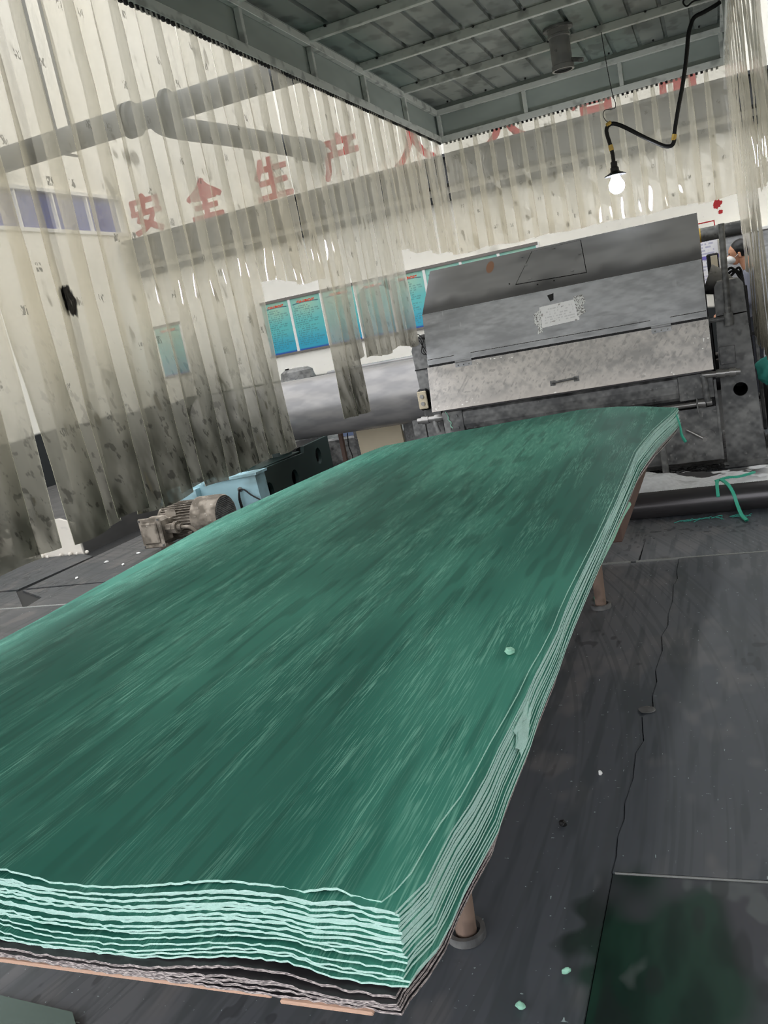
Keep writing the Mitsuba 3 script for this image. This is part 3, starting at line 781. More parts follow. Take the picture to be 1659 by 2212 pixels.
# ------------------------------------------------------------------ the table
L('work_table', 'low steel table of rusty pipe legs and boards carrying the rubber sheets', 'table')
E('work_table__board', bx(-2.25, -0.70, 0.893, 3.2, BOARD - 0.007, BOARD, 0.002), 'm_wood')
E('work_table__board', bx(-0.682, -0.535, 0.886, 3.2, BOARD - 0.007, BOARD - 0.0005, 0.002), 'm_wood')
E('work_table__board', bx(-2.25, -0.46, 3.205, 5.45, BOARD - 0.007, BOARD, 0.002), 'm_wood')
E('work_table__side_rail', bx(-0.575, -0.52, 1.3, 3.0, 0.53, 0.595, 0.004), 'm_rust_brown')
E('work_table__side_rail', bx(-0.505, -0.448, 3.4, 5.45, 0.515, 0.595, 0.004), 'm_rust_brown')
E('work_table__side_rail', bx(-2.2, -2.14, 1.3, 5.45, 0.53, 0.595, 0.004), 'm_rust_brown')
for y in (1.72, 2.9, 4.05, 5.38):
    E('work_table__cross_rail', bx(-2.139, -0.576, y - 0.025, y + 0.025, 0.535, 0.595, 0.004), 'm_rust_brown')
for (xb, yb, xt, yt) in ((-0.742, 1.756, -0.70, 1.72), (-0.68, 4.064, -0.665, 4.06), (-2.1, 1.756, -2.1, 1.72), (-2.1, 4.064, -2.1, 4.06), (-0.95, 5.2, -0.95, 5.2), (-2.1, 5.38, -2.1, 5.38)):
    lg = E('work_table__leg', cyl((xb, yb, 0.0), (xt, yt, 0.595), 0.027, 20), 'm_rust', 30)
    if yb < 5:
        t = np.linspace(math.radians(-160), math.radians(110), 20)
        rim = [((xb + q * math.cos(a), yb + q * math.sin(a))) for a in t for q in (0.050,)] + [((xb + 0.038 * math.cos(a), yb + 0.038 * math.sin(a))) for a in t[::-1]]
        E(lg + '__foot_ring', extr(rim, 'z', 0.0, 0.022), 'm_iron')
# pale green edging below the sheets on the right
EDy, EDx = [1.2, 1.4, 1.6, 1.9, 2.1, 2.5, 2.9, 3.2, 3.8], [-0.482, -0.487, -0.490, -0.499, -0.505, -0.49, -0.468, -0.452, -0.436]
ed = np.zeros((30, 4, 3))
for i in range(30):
    y = 1.22 + 2.5 * i / 29
    for j, (dx, dz) in enumerate(((-0.05, 0.0), (-0.014, 0.0), (0.0, -0.003), (0.003, -0.014))):
        ed[i, j] = [np.interp(y, EDy, EDx) + dx + 0.003 * math.sin(y * 7), y, BOARD + 0.001 + dz + 0.002 * math.sin(y * 13)]
m = grid(ed)
m2 = grid(ed - [0, 0, 0.002])
L(E('edging_strip', [m, m2], 'm_mint', 30), 'pale green rubber edging strip along the bottom right edge of the stack', 'rubber strip')

# ------------------------------------------------------------------ things on the floor in front of the mill
L('floor_roller', 'shiny dark steel roller lying on the floor in front of the mill', 'roller')
E('floor_roller__body', lathe((-1.6, 5.70, 0.088), (0.95, 5.66, 0.088), [(0, 0), (0, 0.08), (0.01, 0.085), (2.53, 0.085), (2.54, 0.08), (2.54, 0)], 40), 'm_dark_steel', 30)
E('floor_roller__shaft', cyl((-1.8, 5.703, 0.088), (1.15, 5.657, 0.088), 0.03), 'm_bright_steel', 30)
U, V = np.meshgrid(np.linspace(0, 1, 60), np.linspace(0, 1, 34))
x = -1.15 + 2.1 * U
y = 5.80 + (0.86 - 0.12 * np.exp(-((x + 0.75) / 0.3) ** 2)) * V + 0.02 * np.sin(9 * U)
z = 0.02 + 0.13 * np.sin(np.pi * V) ** 0.8 * (0.55 + 0.5 * (meshkit.fbm(np.stack([x * 3, y * 3, x * 0], -1), 3, 5))) + 0.04 * (meshkit.fbm(np.stack([x * 9, y * 12, x * 0 + 4], -1), 3, 8) - 0.5)
z = z + 0.11 * np.exp(-((x + 0.62) / 0.24) ** 2 - ((V - 0.3) / 0.3) ** 2)
z = np.maximum(z, 0.008)
L(E('woven_sack', grid(np.stack([x, y, z], -1)[::-1]), 'm_sack', True), 'crumpled white woven sack smeared with black between the roller and the mill', 'sack')
def ribbon(pts, w, t, up):
    p = spline(pts, 6)
    d = np.gradient(p, axis=0)
    d /= np.linalg.norm(d, axis=1, keepdims=True)
    up = np.asarray(up, float)
    sd = np.cross(d, up)
    sd /= np.linalg.norm(sd, axis=1, keepdims=True)
    nn = np.cross(sd, d)
    P = np.stack([p - sd * w / 2, p + sd * w / 2, p + sd * w / 2 + nn * t, p - sd * w / 2 + nn * t, p - sd * w / 2], 1)
    return grid(P)
L('rubber_offcut', 'bright teal rubber offcut strip draped over the floor roller', 'rubber scrap')
E('rubber_offcut__strand', ribbon([(-0.135, 5.80, 0.168), (-0.06, 5.83, 0.178), (0.0, 5.86, 0.168), (0.07, 5.88, 0.175), (0.10, 5.93, 0.172)], 0.02, 0.012, (0, 0, 1)), 'm_teal', 40)
E('rubber_offcut__strand', ribbon([(-0.10, 5.80, 0.176), (-0.08, 5.73, 0.176), (-0.055, 5.645, 0.166), (-0.035, 5.60, 0.125), (-0.02, 5.575, 0.06), (0.0, 5.48, 0.014), (0.025, 5.38, 0.006)], 0.02, 0.010, (0, -0.5, 1)), 'm_teal', 40)
E('rubber_offcut__strand', ribbon([(-0.122, 5.79, 0.172), (-0.125, 5.70, 0.177), (-0.125, 5.63, 0.160), (-0.124, 5.595, 0.118)], 0.02, 0.010, (0, -0.5, 1)), 'm_teal', 40)
def shred(key, n, cx, cy, sx, sy, m, seed, lab, cat, scale=1.0, z=0.004):
    r = np.random.default_rng(seed)
    ms = []
    for _ in range(n):
        a, c = r.random() * 6.28, np.array([cx + sx * (r.random() - 0.5), cy + sy * (r.random() - 0.5), z])
        l = (0.01 + 0.03 * r.random()) * scale
        q = [c + l * np.array([math.cos(a) * t, math.sin(a) * t, 0]) + np.array([0.006 * r.random(), 0.006 * r.random(), 0.004 * abs(math.sin(3 * t))]) for t in (-1, -0.3, 0.4, 1)]
        ms.append(tube(q, 0.0028 * scale, 5, 3))
    return L(E(key, ms, m), lab, cat, kind='stuff' if n > 1 else None)
shred('rubber_shreds', 26, -0.17, 5.52, 0.42, 0.06, 'm_teal_dark', 11, 'fine green rubber shreds scattered on the floor along the roller', 'rubber shreds')
shred('black_crumbs', 160, -0.45, 6.86, 0.75, 0.3, 'm_black', 12, 'heap of black rubber crumbs on the floor under the mill pan', 'rubber crumbs', 1.2, 0.03)
def scrap(x, y, rx, ry, m, seed, lab, z=0.004, h=0.008):
    b = ball((0, 0, 0), 1.0, 2)
    b.vertices *= (1 + 0.7 * (meshkit.noise(b.vertices * 1.8 + seed, seed) - 0.5))[:, None]
    b.apply_scale((rx, ry, h))
    b.apply_transform(trimesh.transformations.rotation_matrix(seed, (0, 0, 1)))
    b.apply_translation((x, y, z + h * 0.7))
    L(E('rubber_scrap', b, m, 40), lab, 'rubber scrap')
scrap(-0.559, 1.545, 0.009, 0.013, 'm_mint', 1, 'pale mint rubber scrap on the floor at the bottom, nearest the camera')
scrap(-0.475, 1.661, 0.006, 0.011, 'm_mint', 2, 'small mint rubber scrap on the floor beside the dark green plate')
scrap(-0.575, 2.236, 0.011, 0.010, 'm_black', 3, 'small black rubber lump on the grey floor right of the stack')
scrap(-0.385, 2.96, 0.025, 0.03, 'm_iron', 4, 'grey rubber flake at the crack between the floor plates', h=0.004)
scrap(-0.72, 4.18, 0.02, 0.008, 'm_teal', 5, 'tiny teal scrap by the foot of the far table leg')
scrap(-0.5, 2.52, 0.006, 0.005, 'm_white', 6, 'tiny white speck on the floor in the middle of the right plate')
for i, (x, y) in enumerate(((-5.2, 5.9), (-4.9, 5.75), (-5.0, 6.1), (-4.55, 5.5), (-5.15, 5.45))):
    scrap(x, y, 0.022, 0.012, 'm_white', 20 + i, 'small white flake on the dark floor plates left of the dusty motor')
    labels[f'rubber_scrap_{6 + i:03d}']['group'] = 'white flakes left of the motor'
# corner mat under the table, bottom left
mat_p = [(-2.3, 1.40), (-1.90, 1.365), (-1.66, 1.35), (-1.60, 1.30), (-1.62, 0.7), (-2.3, 0.7)]
L(E('floor_mat', extr(mat_p, 'z', 0.003, 0.014), 'm_mat'), 'greyish green rubber mat on the floor under the near end of the table', 'mat')

# ------------------------------------------------------------------ the two-roll mill
class Plane:
    """A tilted plane that holds the x axis direction: q(x, s, d) = point at x, share s of the way from P0 to P1 (y, z), d metres outwards."""
    def __init__(self, P0, P1):
        self.p, self.v = np.array(P0), np.array(P1) - np.array(P0)
        self.len = np.linalg.norm(self.v)
        self.n = np.array([-self.v[1], self.v[0]]) / self.len

    def q(self, x, s_, d=0.0):
        c = self.p + self.v * s_ + self.n * d
        return np.array([x, c[0], c[1]])

    def slab(self, poly, d0, d1):
        """poly: (x, s) corners."""
        g = Polygon([(x, s_ * self.len) for x, s_ in poly])
        m = trimesh.creation.extrude_polygon(g, d1 - d0, engine='earcut')
        v = m.vertices.copy()
        yz = self.p + np.outer(v[:, 1] / self.len, self.v) + np.outer(v[:, 2] + d0, self.n)
        m = trimesh.Trimesh(np.column_stack([v[:, 0], yz]), m.faces, process=False)
        m.fix_normals()
        return m

    def rect(self, x0, x1, s0, s1, d0, d1):
        return self.slab([(x0, s0), (x1, s0), (x1, s1), (x0, s1)], d0, d1)


TOP, FRONT, DOOR = Plane((6.885, 1.575), (7.30, 1.925)), Plane((6.80, 1.167), (6.885, 1.575)), Plane((6.72, 0.793), (6.80, 1.15))
M = L('rubber_mill', 'big two roll rubber mill with grey steel hood at the far end of the stack', 'machine')
X0, X1 = -2.242, -0.086
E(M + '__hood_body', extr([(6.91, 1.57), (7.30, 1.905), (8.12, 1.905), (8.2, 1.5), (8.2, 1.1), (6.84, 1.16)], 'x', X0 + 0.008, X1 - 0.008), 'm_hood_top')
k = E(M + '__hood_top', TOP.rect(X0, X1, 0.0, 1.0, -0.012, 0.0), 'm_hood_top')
hatch = [(-1.462, 0.262), (-0.913, 0.211), (-0.964, 0.945), (-1.352, 0.928)]
E(k + '__hatch_gap', TOP.slab([tuple(a) for a in Polygon([(x, q * TOP.len) for x, q in hatch]).buffer(0.006, join_style=2).exterior.coords[:-1]] and [(x, q / TOP.len) for x, q in list(Polygon([(x, q * TOP.len) for x, q in hatch]).buffer(0.006, join_style=2).exterior.coords)[:-1]], 0.0003, 0.0012), 'm_black')
E(k + '__hatch', TOP.slab([tuple(a) for a in hatch], 0.0014, 0.004), 'm_hood_top')
for x, q in ((-1.166, 0.90), (-0.965, 0.638), (-1.02, 0.29), (-1.352, 0.30), (-1.395, 0.634), (-1.43, 0.85)):
    E(k + '__bolt', bolt(TOP.q(x, q, 0.004), [0, *TOP.n], 0.013, 0.008), 'm_hood_top')
E(k + '__dark_hole', [cyl(TOP.q(x, q, 0.0), TOP.q(x, q, 0.003), 0.006, 10) for x, q in ((-1.52, 0.30), (-1.29, 0.16), (-1.16, 0.17))], 'm_black')
k = E(M + '__hood_front', FRONT.rect(X0, X1, 0.0, 1.0, -0.012, 0.0), 'm_hood')
E(k + '__lip', [FRONT.rect(X0, X1, 0.0, 0.10, 0.0005, 0.005), FRONT.rect(X0 - 0.002, X1 + 0.002, 0.985, 1.0, 0.0005, 0.004)], 'm_hood')
E(k + '__lip_gap', FRONT.rect(X0 + 0.003, X1 - 0.003, 0.101, 0.112, 0.0003, 0.001), 'm_black')
E(k + '__tape_scrap', FRONT.slab([(-1.215, 0.90), (-1.165, 0.92), (-1.17, 0.80), (-1.195, 0.78)], 0.001, 0.003), 'm_black')
E(M + '__hinge_gap', bx(X0 + 0.01, X1 - 0.01, 6.80, 6.84, 1.135, 1.172), 'm_black')
k = E(M + '__door', DOOR.rect(X0 - 0.01, X1 + 0.004, 0.0, 1.0, -0.014, 0.0), 'm_door')
for x in (-1.94, -0.41):
    E(k + '__hinge', [DOOR.rect(x - 0.07, x + 0.07, 0.90, 0.985, 0.0005, 0.004), FRONT.rect(x - 0.07, x + 0.07, 0.03, 0.11, 0.0055, 0.009),
                      cyl(DOOR.q(x - 0.07, 1.02, 0.004), DOOR.q(x + 0.07, 1.02, 0.004), 0.010, 12)], 'm_hood')
    for dx in (-0.045, 0, 0.045):
        E(k + '__screw', bolt(DOOR.q(x + dx, 0.935, 0.004), [0, *DOOR.n], 0.006, 0.003), 'm_iron')
hx = (-1.245, -1.062)
E(k + '__handle', [DOOR.rect(hx[0] - 0.02, hx[0] + 0.02, 0.165, 0.275, 0.0005, 0.006), DOOR.rect(hx[1] - 0.02, hx[1] + 0.02, 0.185, 0.295, 0.0005, 0.006),
                   tube([DOOR.q(hx[0], 0.22, 0.004), DOOR.q(hx[0] + 0.012, 0.22, 0.035), DOOR.q(hx[0] + 0.05, 0.222, 0.042), DOOR.q(-1.153, 0.228, 0.046), DOOR.q(hx[1] - 0.05, 0.235, 0.042), DOOR.q(hx[1] - 0.012, 0.24, 0.035), DOOR.q(hx[1], 0.24, 0.004)], 0.0085, 10)], 'm_iron', 40)
for y in (7.17, 7.74):
    E(M + '__roll', lathe((-2.32, y, 0.70), (0.0, y, 0.70), [(0, 0), (0, 0.12), (0.1, 0.12), (0.1, 0.262), (2.2, 0.262), (2.2, 0.12), (2.32, 0.12), (2.32, 0)], 48), 'm_dark_steel', 30)
# apron between the end plates
prof = [(6.90, 0.575), (6.862, 0.60), (6.845, 0.64), (6.845, 0.70), (6.852, 0.745), (6.875, 0.765), (6.90, 0.765)]
E(M + '__apron', extr(prof, 'x', -2.035, -0.345), 'm_iron')
E(M + '__apron_ledge', [bx(-2.2, -0.10, 6.84, 6.93, 0.767, 0.778), bx(-2.1, -0.15, 6.80, 6.90, 0.781, 0.787)], 'm_dark_steel')
for (a, b) in ((-2.21, -2.037), (-0.343, -0.098)):
    k = E(M + '__end_plate', bx(a, b, 6.842, 6.92, 0.575, 0.763, 0.004), 'm_iron')
    for x in (a + 0.05, b - 0.05):
        for z in (0.62, 0.72):
            E(k + '__bolt', bolt((x, 6.842, z), (0, -1, 0), 0.011, 0.012), 'm_iron')
E(M + '__slot', bx(-2.2, -0.10, 6.93, 7.0, 0.505, 0.574), 'm_black')
E(M + '__adjusting_shaft', [cyl((-1.0, 6.86, 0.540), (-0.20, 6.86, 0.540), 0.019, 16), cyl((-0.225, 6.86, 0.54), (-0.165, 6.86, 0.54), 0.034, 16), cyl((-0.16, 6.86, 0.54), (-0.12, 6.86, 0.54), 0.026, 16)], 'm_bright_steel', 30)
E(M + '__pan_leg', cyl((-0.50, 6.76, 0.0), (-0.50, 6.76, 0.40), 0.024, 16), 'm_iron', 30)
E(M + '__chain_pin', tube([(-0.222, 6.83, 0.585), (-0.224, 6.815, 0.53), (-0.217, 6.81, 0.48), (-0.212, 6.815, 0.435)], 0.006, 8), 'm_iron', 40)
k = E(M + '__scrap_pan', bx(-0.85, -0.080, 6.90, 6.915, 0.088, 0.500, 0.004), 'm_iron')
E(k + '__flange', [bx(-0.095, -0.078, 6.885, 6.899, 0.09, 0.70), bx(-0.85, -0.098, 6.893, 6.899, 0.47, 0.50)], 'm_iron')
E(k + '__disc', cyl((-0.178, 6.899, 0.275), (-0.178, 6.888, 0.275), 0.058, 28), 'm_iron', 30)
E(k + '__lever', [cyl((-0.205, 6.878, 0.265), (-0.325, 6.868, 0.352), 0.010, 12), cyl((-0.20, 6.888, 0.263), (-0.20, 6.862, 0.263), 0.018, 14)], 'm_bright_steel', 30)
# stop shaft with its bent arm
E(M + '__stop_shaft', [lathe((-0.17, 6.80, 0.752), (0.095, 6.80, 0.742), [(0, 0), (0, 0.022), (0.10, 0.022), (0.10, 0.030), (0.16, 0.032), (0.16, 0.026), (0.19, 0.026), (0.19, 0.033), (0.235, 0.033), (0.235, 0.022), (0.265, 0.022), (0.265, 0)], 18)], 'm_bright_steel', 30)
E(M + '__stop_arm', tube([(-0.17, 6.80, 0.752), (-0.16, 6.795, 0.735), (-0.152, 6.79, 0.68), (-0.15, 6.79, 0.60), (-0.148, 6.79, 0.555)], 0.022, 12), 'm_iron', 40)
E(M + '__stop_shaft', lathe((-2.45, 6.90, 0.716), (-2.21, 6.90, 0.722), [(0, 0), (0, 0.024), (0.04, 0.024), (0.04, 0.034), (0.10, 0.034), (0.10, 0.028), (0.16, 0.028), (0.16, 0.036), (0.2, 0.036), (0.24, 0.02), (0.24, 0)], 18), 'm_bright_steel', 30)
E(M + '__stop_arm', tube([(-2.30, 6.90, 0.71), (-2.295, 6.89, 0.66), (-2.28, 6.89, 0.60)], 0.022, 12), 'm_iron', 40)
# side frames
yo = [(6.955, 0.02), (6.955, 1.30), (6.975, 1.36), (7.05, 1.40), (8.05, 1.40), (8.3, 1.2), (8.4, 0.02)]
hole = circle(0.085, 0.592, 0.052)
front = Polygon([(-0.062, 0.02), (-0.045, 0.80), (-0.032, 1.135), (0.182, 1.145), (0.195, 0.80), (0.205, 0.40), (0.222, 0.02)], [hole])
k = E(M + '__side_frame', [extr(front, 'y', 6.955, 7.50), extr(Polygon(front.exterior), 'y', 7.50, 8.35)], 'm_iron')
E(k + '__hole_lining', extr(Polygon(circle(0.085, 0.592, 0.0525), [circle(0.085, 0.592, 0.049)]), 'y', 6.957, 7.498), 'm_black')
E(k + '__hole_back', cyl((0.085, 7.48, 0.592), (0.085, 7.495, 0.592), 0.0485), 'm_black')
E(k + '__cap', [extr([(-0.030, 1.150), (-0.022, 1.36), (0.0, 1.395), (0.15, 1.395), (0.176, 1.36), (0.182, 1.152)], 'y', 6.955, 7.6), bx(-0.02, 0.165, 7.6, 8.3, 1.15, 1.30, 0.02)], 'm_iron')
E(k + '__cover_plate', bx(-0.035, 0.075, 6.944, 6.954, 0.79, 0.925, 0.003), 'm_iron')
E(k + '__bolt', bolt((0.02, 6.944, 0.875), (0, -1, 0), 0.016, 0.012), 'm_iron')
E(k + '__foot', bx(-0.09, 0.25, 6.94, 8.42, 0.0, 0.05, 0.008), 'm_iron')
E(k + '__bearing_block', bx(-0.083, -0.066, 6.98, 7.5, 0.72, 1.12, 0.004), 'm_black')
front = [(-2.415, 0.02), (-2.415, 0.9), (-2.43, 1.30), (-2.405, 1.36), (-2.36, 1.385), (-2.30, 1.375), (-2.27, 1.32), (-2.26, 0.02)]
k = E(M + '__side_frame', extr(front, 'y', 7.0, 8.35), 'm_iron')
E(k + '__seam_bar', bx(-2.428, -2.258, 6.992, 7.0, 1.13, 1.14), 'm_black')
E(k + '__cap', ball((-2.34, 7.12, 1.35), (0.075, 0.12, 0.07)), 'm_black', 40)
for i in range(3):
    E(k + '__wire', tube([(-2.40 + 0.03 * i, 7.0, 1.40), (-2.36, 6.97, 1.44 - 0.03 * i), (-2.30 - 0.02 * i, 6.97, 1.38), (-2.33 + 0.02 * i, 6.96, 1.28), (-2.28, 6.97, 1.24)], 0.003, 6), 'm_black', 40)
k = E(k + '__button_box', [bx(-2.43, -2.33, 6.93, 6.99, 0.795, 0.975, 0.02)], 'm_black')
M2 = k.rsplit('__', 1)[0]
E(M2 + '__button_plate', bx(-2.422, -2.340, 6.915, 6.929, 0.81, 0.96, 0.006), 'm_beige')
for z in (0.855, 0.915):
    E(M2 + '__button', cyl((-2.381, 6.915, z), (-2.381, 6.903, z), 0.017, 16), 'm_bright_steel', 30)
E(M + '__base', bx(-2.5, 0.26, 6.99, 8.45, 0.0, 0.02), 'm_iron')
E(M + '__rear_guard', bx(X0 + 0.03, X1 - 0.03, 8.32, 8.38, 0.1, 1.1), 'm_iron')
# vertical pipe with its bracket at the right
E(M + '__standpipe', cyl((0.052, 6.90, 1.09), (0.070, 6.90, 1.792), 0.022, 18), 'm_iron', 30)
E(M + '__standpipe_bracket', [cyl((0.052, 6.90, 1.075), (0.054, 6.90, 1.165), 0.034, 16), cyl((-0.085, 6.90, 1.128), (0.05, 6.90, 1.132), 0.018, 14), cyl((-0.085, 6.90, 1.128), (-0.075, 6.90, 1.128), 0.034, 14), bx(0.035, 0.075, 6.90, 6.96, 1.09, 1.15)], 'm_iron', 30)
E(M + '__feed_cone', [lathe((-0.07, 7.7, 1.42), (0.2, 7.7, 1.30), [(0, 0.12), (0.1, 0.10), (0.2, 0.05), (0.28, 0.02)], 20)], 'm_iron', 40)
# notice stuck on the hood
k = L('paper_notice', 'white printed paper notice taped to the mill hood front', 'notice')
pn = [(-1.285, 0.712), (-0.985, 0.736), (-0.992, 0.352), (-1.292, 0.322)]
v = np.array([FRONT.q(x, q, d) for d in (0.0022, 0.0005) for x, q in pn])
f = np.array([[3, 2, 1], [3, 1, 0], [0, 1, 5], [0, 5, 4], [1, 2, 6], [1, 6, 5], [2, 3, 7], [2, 7, 6], [3, 0, 4], [3, 4, 7]])
E(k + '__sheet', trimesh.Trimesh(v, f, process=False), 'm_paper', uv=np.array([[0, 1], [1, 1], [1, 0], [0, 0]] * 2, float))
E(k + '__tape', FRONT.slab([(-1.335, 0.60), (-1.275, 0.68), (-1.28, 0.24), (-1.32, 0.22), (-1.31, 0.36), (-1.335, 0.42)], 0.0024, 0.003), 'm_tape')
E(k + '__tape', FRONT.slab([(-1.02, 0.78), (-0.95, 0.80), (-0.93, 0.66), (-0.955, 0.60), (-0.935, 0.47), (-1.0, 0.40)], 0.0024, 0.003), 'm_tape')
L(E('green_thread', tube([(-2.165, 6.80, 0.77), (-2.155, 6.825, 0.73), (-2.16, 6.83, 0.70), (-2.14, 6.83, 0.67), (-2.15, 6.832, 0.65), (-2.135, 6.83, 0.625)], 0.004, 6), 'm_mint', 40), 'thin mint rubber thread caught on the left end of the mill apron', 'rubber scrap')

# ------------------------------------------------------------------ drive side, left of the mill
k = L('drive_drum', 'large smooth grey steel cylinder lying level left of the mill', 'cylinder')
E(k + '__shell', lathe((-5.05, 7.70, 0.915), (-2.47, 7.70, 0.915), [(0, 0), (0, 0.28), (0.015, 0.295), (2.565, 0.295), (2.58, 0.28), (2.58, 0)], 56), 'm_drum', 30)
E(k + '__stand', bx(-5.1, -4.97, 7.5, 7.9, 0, 0.66), 'm_iron')
E(k + '__stand', bx(-2.72, -2.6, 7.5, 7.9, 0, 0.66), 'm_iron')
L(E('drive_beam', bx(-3.85, -2.5, 8.30, 8.55, 1.03, 1.212, 0.01), 'm_drum'), 'flat grey steel beam behind the large cylinder', 'beam')
for x in (-3.7, -2.75):
    E('drive_beam__leg', bx(x, x + 0.1, 8.34, 8.5, 0, 1.03), 'm_iron')
k = L('oil_barrel', 'black barrel with a rounded sooty top behind the large cylinder', 'barrel')
E(k + '__body', lathe((-4.66, 9.24, 0.42), (-4.66, 9.24, 1.4), [(0, 0), (0, 0.205), (0.72, 0.205), (0.74, 0.214), (0.76, 0.205), (0.83, 0.19), (0.86, 0.14), (0.87, 0)], 30), 'm_iron', 40)
E(k + '__bung', cyl((-4.74, 9.16, 1.275), (-4.74, 9.16, 1.297), 0.025, 14), 'm_black', 30)
k = L('gearbox_base', 'dark green cast machine base with oval holes left of the stack', 'machine base')
prof = Polygon([(7.09, 0.0), (7.09, 0.452), (8.10, 0.43), (8.12, 0.495), (8.74, 0.50), (8.74, 0.0)], [circle(7.24, 0.22, 0.075, 0.085), circle(7.80, 0.225, 0.075, 0.085), circle(8.43, 0.33, 0.07, 0.09)])
E(k + '__side_plate', extr(prof, 'x', -4.24, -4.20), 'm_green_paint')
E(k + '__body', extr([(7.10, 0.0), (7.10, 0.435), (8.09, 0.415), (8.14, 0.48), (8.73, 0.485), (8.73, 0.0)], 'x', -4.95, -4.30), 'm_black')
E(k + '__top_plate', [bx(-4.96, -4.242, 7.09, 8.09, 0.44, 0.455, 0.003)], 'm_green_paint')
E(k + '__bearing_foot', [cyl((-4.42, 7.98, 0.45), (-4.42, 7.98, 0.60), 0.13, 26), cyl((-4.42, 7.98, 0.60), (-4.42, 7.98, 0.63), 0.145, 26)], 'm_green_paint', 30)
E(k + '__rope_coil', [tube([(-4.5 + 0.05 * math.cos(a + b), 7.45 + 0.07 * math.sin(a + b), 0.468 + 0.012 * b) for a in np.arange(0, 6.4, 0.7)], 0.012, 7, 3) for b in range(3)], 'm_black', 40)
k = L('gear_housing', 'pale blue gear housing behind the electric motor', 'gear housing')
prof = [(-4.10, 0.02), (-4.115, 0.45), (-4.70, 0.425)] + [(-5.02 + 0.23 * math.cos(a), 0.195 + 0.23 * math.sin(a)) for a in np.linspace(1.57, 4.71, 12)] + [(-4.9, -0.0)]
E(k + '__case', extr([(x, max(z, 0.001)) for x, z in prof], 'y', 6.88, 7.06), 'm_blue')
E(k + '__lid', extr([(-4.085, 0.452), (-4.085, 0.475), (-4.70, 0.45), (-4.70, 0.426)], 'y', 6.855, 7.07), 'm_blue')
E(k + '__side_cover', extr([(-4.74, 0.30), (-4.74, 0.40), (-5.0, 0.40), (-5.0, 0.30)], 'y', 6.80, 6.879), 'm_blue')
E(k + '__eye_bolt', [cyl((-4.30, 6.88, 0.335), (-4.30, 6.86, 0.335), 0.022, 14), cyl((-4.30, 6.86, 0.335), (-4.30, 6.852, 0.335), 0.012, 10)], 'm_bright_steel', 30)
for i in range(3):
    E(k + '__wire', tube([(-4.30, 6.85, 0.33), (-4.315 + 0.012 * i, 6.84, 0.25), (-4.31 + 0.015 * i, 6.84, 0.15), (-4.30 + 0.02 * i, 6.84, 0.04)] if i < 2 else [(-4.30, 6.85, 0.335), (-4.24, 6.845, 0.33), (-4.17, 6.84, 0.27), (-4.06, 6.84, 0.20)], 0.007, 7), 'm_black', 40)
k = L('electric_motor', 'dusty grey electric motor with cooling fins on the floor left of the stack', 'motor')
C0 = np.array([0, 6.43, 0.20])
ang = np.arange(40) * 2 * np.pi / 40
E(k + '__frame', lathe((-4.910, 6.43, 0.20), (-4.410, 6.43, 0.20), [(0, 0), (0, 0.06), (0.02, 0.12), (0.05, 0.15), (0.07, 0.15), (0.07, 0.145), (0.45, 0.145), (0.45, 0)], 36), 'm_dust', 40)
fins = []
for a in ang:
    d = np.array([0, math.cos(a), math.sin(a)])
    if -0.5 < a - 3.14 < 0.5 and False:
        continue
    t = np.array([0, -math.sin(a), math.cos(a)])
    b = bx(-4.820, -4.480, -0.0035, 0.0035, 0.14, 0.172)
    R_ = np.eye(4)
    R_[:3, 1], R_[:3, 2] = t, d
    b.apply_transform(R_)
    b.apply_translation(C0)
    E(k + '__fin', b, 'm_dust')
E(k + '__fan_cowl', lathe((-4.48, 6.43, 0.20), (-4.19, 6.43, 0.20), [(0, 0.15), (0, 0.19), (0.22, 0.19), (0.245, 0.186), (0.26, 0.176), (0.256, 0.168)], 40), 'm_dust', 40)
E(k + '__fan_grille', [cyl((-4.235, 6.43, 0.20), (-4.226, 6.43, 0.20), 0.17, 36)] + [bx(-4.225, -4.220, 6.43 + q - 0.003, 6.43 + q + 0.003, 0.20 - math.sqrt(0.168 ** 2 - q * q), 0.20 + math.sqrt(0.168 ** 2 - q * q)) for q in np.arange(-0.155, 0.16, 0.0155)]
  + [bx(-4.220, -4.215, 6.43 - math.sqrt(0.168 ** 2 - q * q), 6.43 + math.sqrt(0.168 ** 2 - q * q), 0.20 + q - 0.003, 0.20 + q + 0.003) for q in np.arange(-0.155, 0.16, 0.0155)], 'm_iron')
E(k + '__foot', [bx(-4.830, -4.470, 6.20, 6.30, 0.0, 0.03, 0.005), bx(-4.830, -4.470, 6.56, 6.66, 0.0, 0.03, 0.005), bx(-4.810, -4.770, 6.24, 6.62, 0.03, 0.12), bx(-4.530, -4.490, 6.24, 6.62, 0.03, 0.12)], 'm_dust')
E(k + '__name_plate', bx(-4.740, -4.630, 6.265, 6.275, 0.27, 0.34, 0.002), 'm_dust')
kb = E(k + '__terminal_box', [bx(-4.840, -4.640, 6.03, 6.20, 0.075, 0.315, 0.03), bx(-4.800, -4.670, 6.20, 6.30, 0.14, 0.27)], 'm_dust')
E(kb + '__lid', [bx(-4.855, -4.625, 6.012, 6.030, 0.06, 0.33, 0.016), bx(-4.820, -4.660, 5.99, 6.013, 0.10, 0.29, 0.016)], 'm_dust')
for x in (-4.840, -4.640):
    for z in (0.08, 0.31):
        E(kb + '__screw', bolt((x, 6.012, z), (0, -1, 0), 0.010, 0.008), 'm_iron')
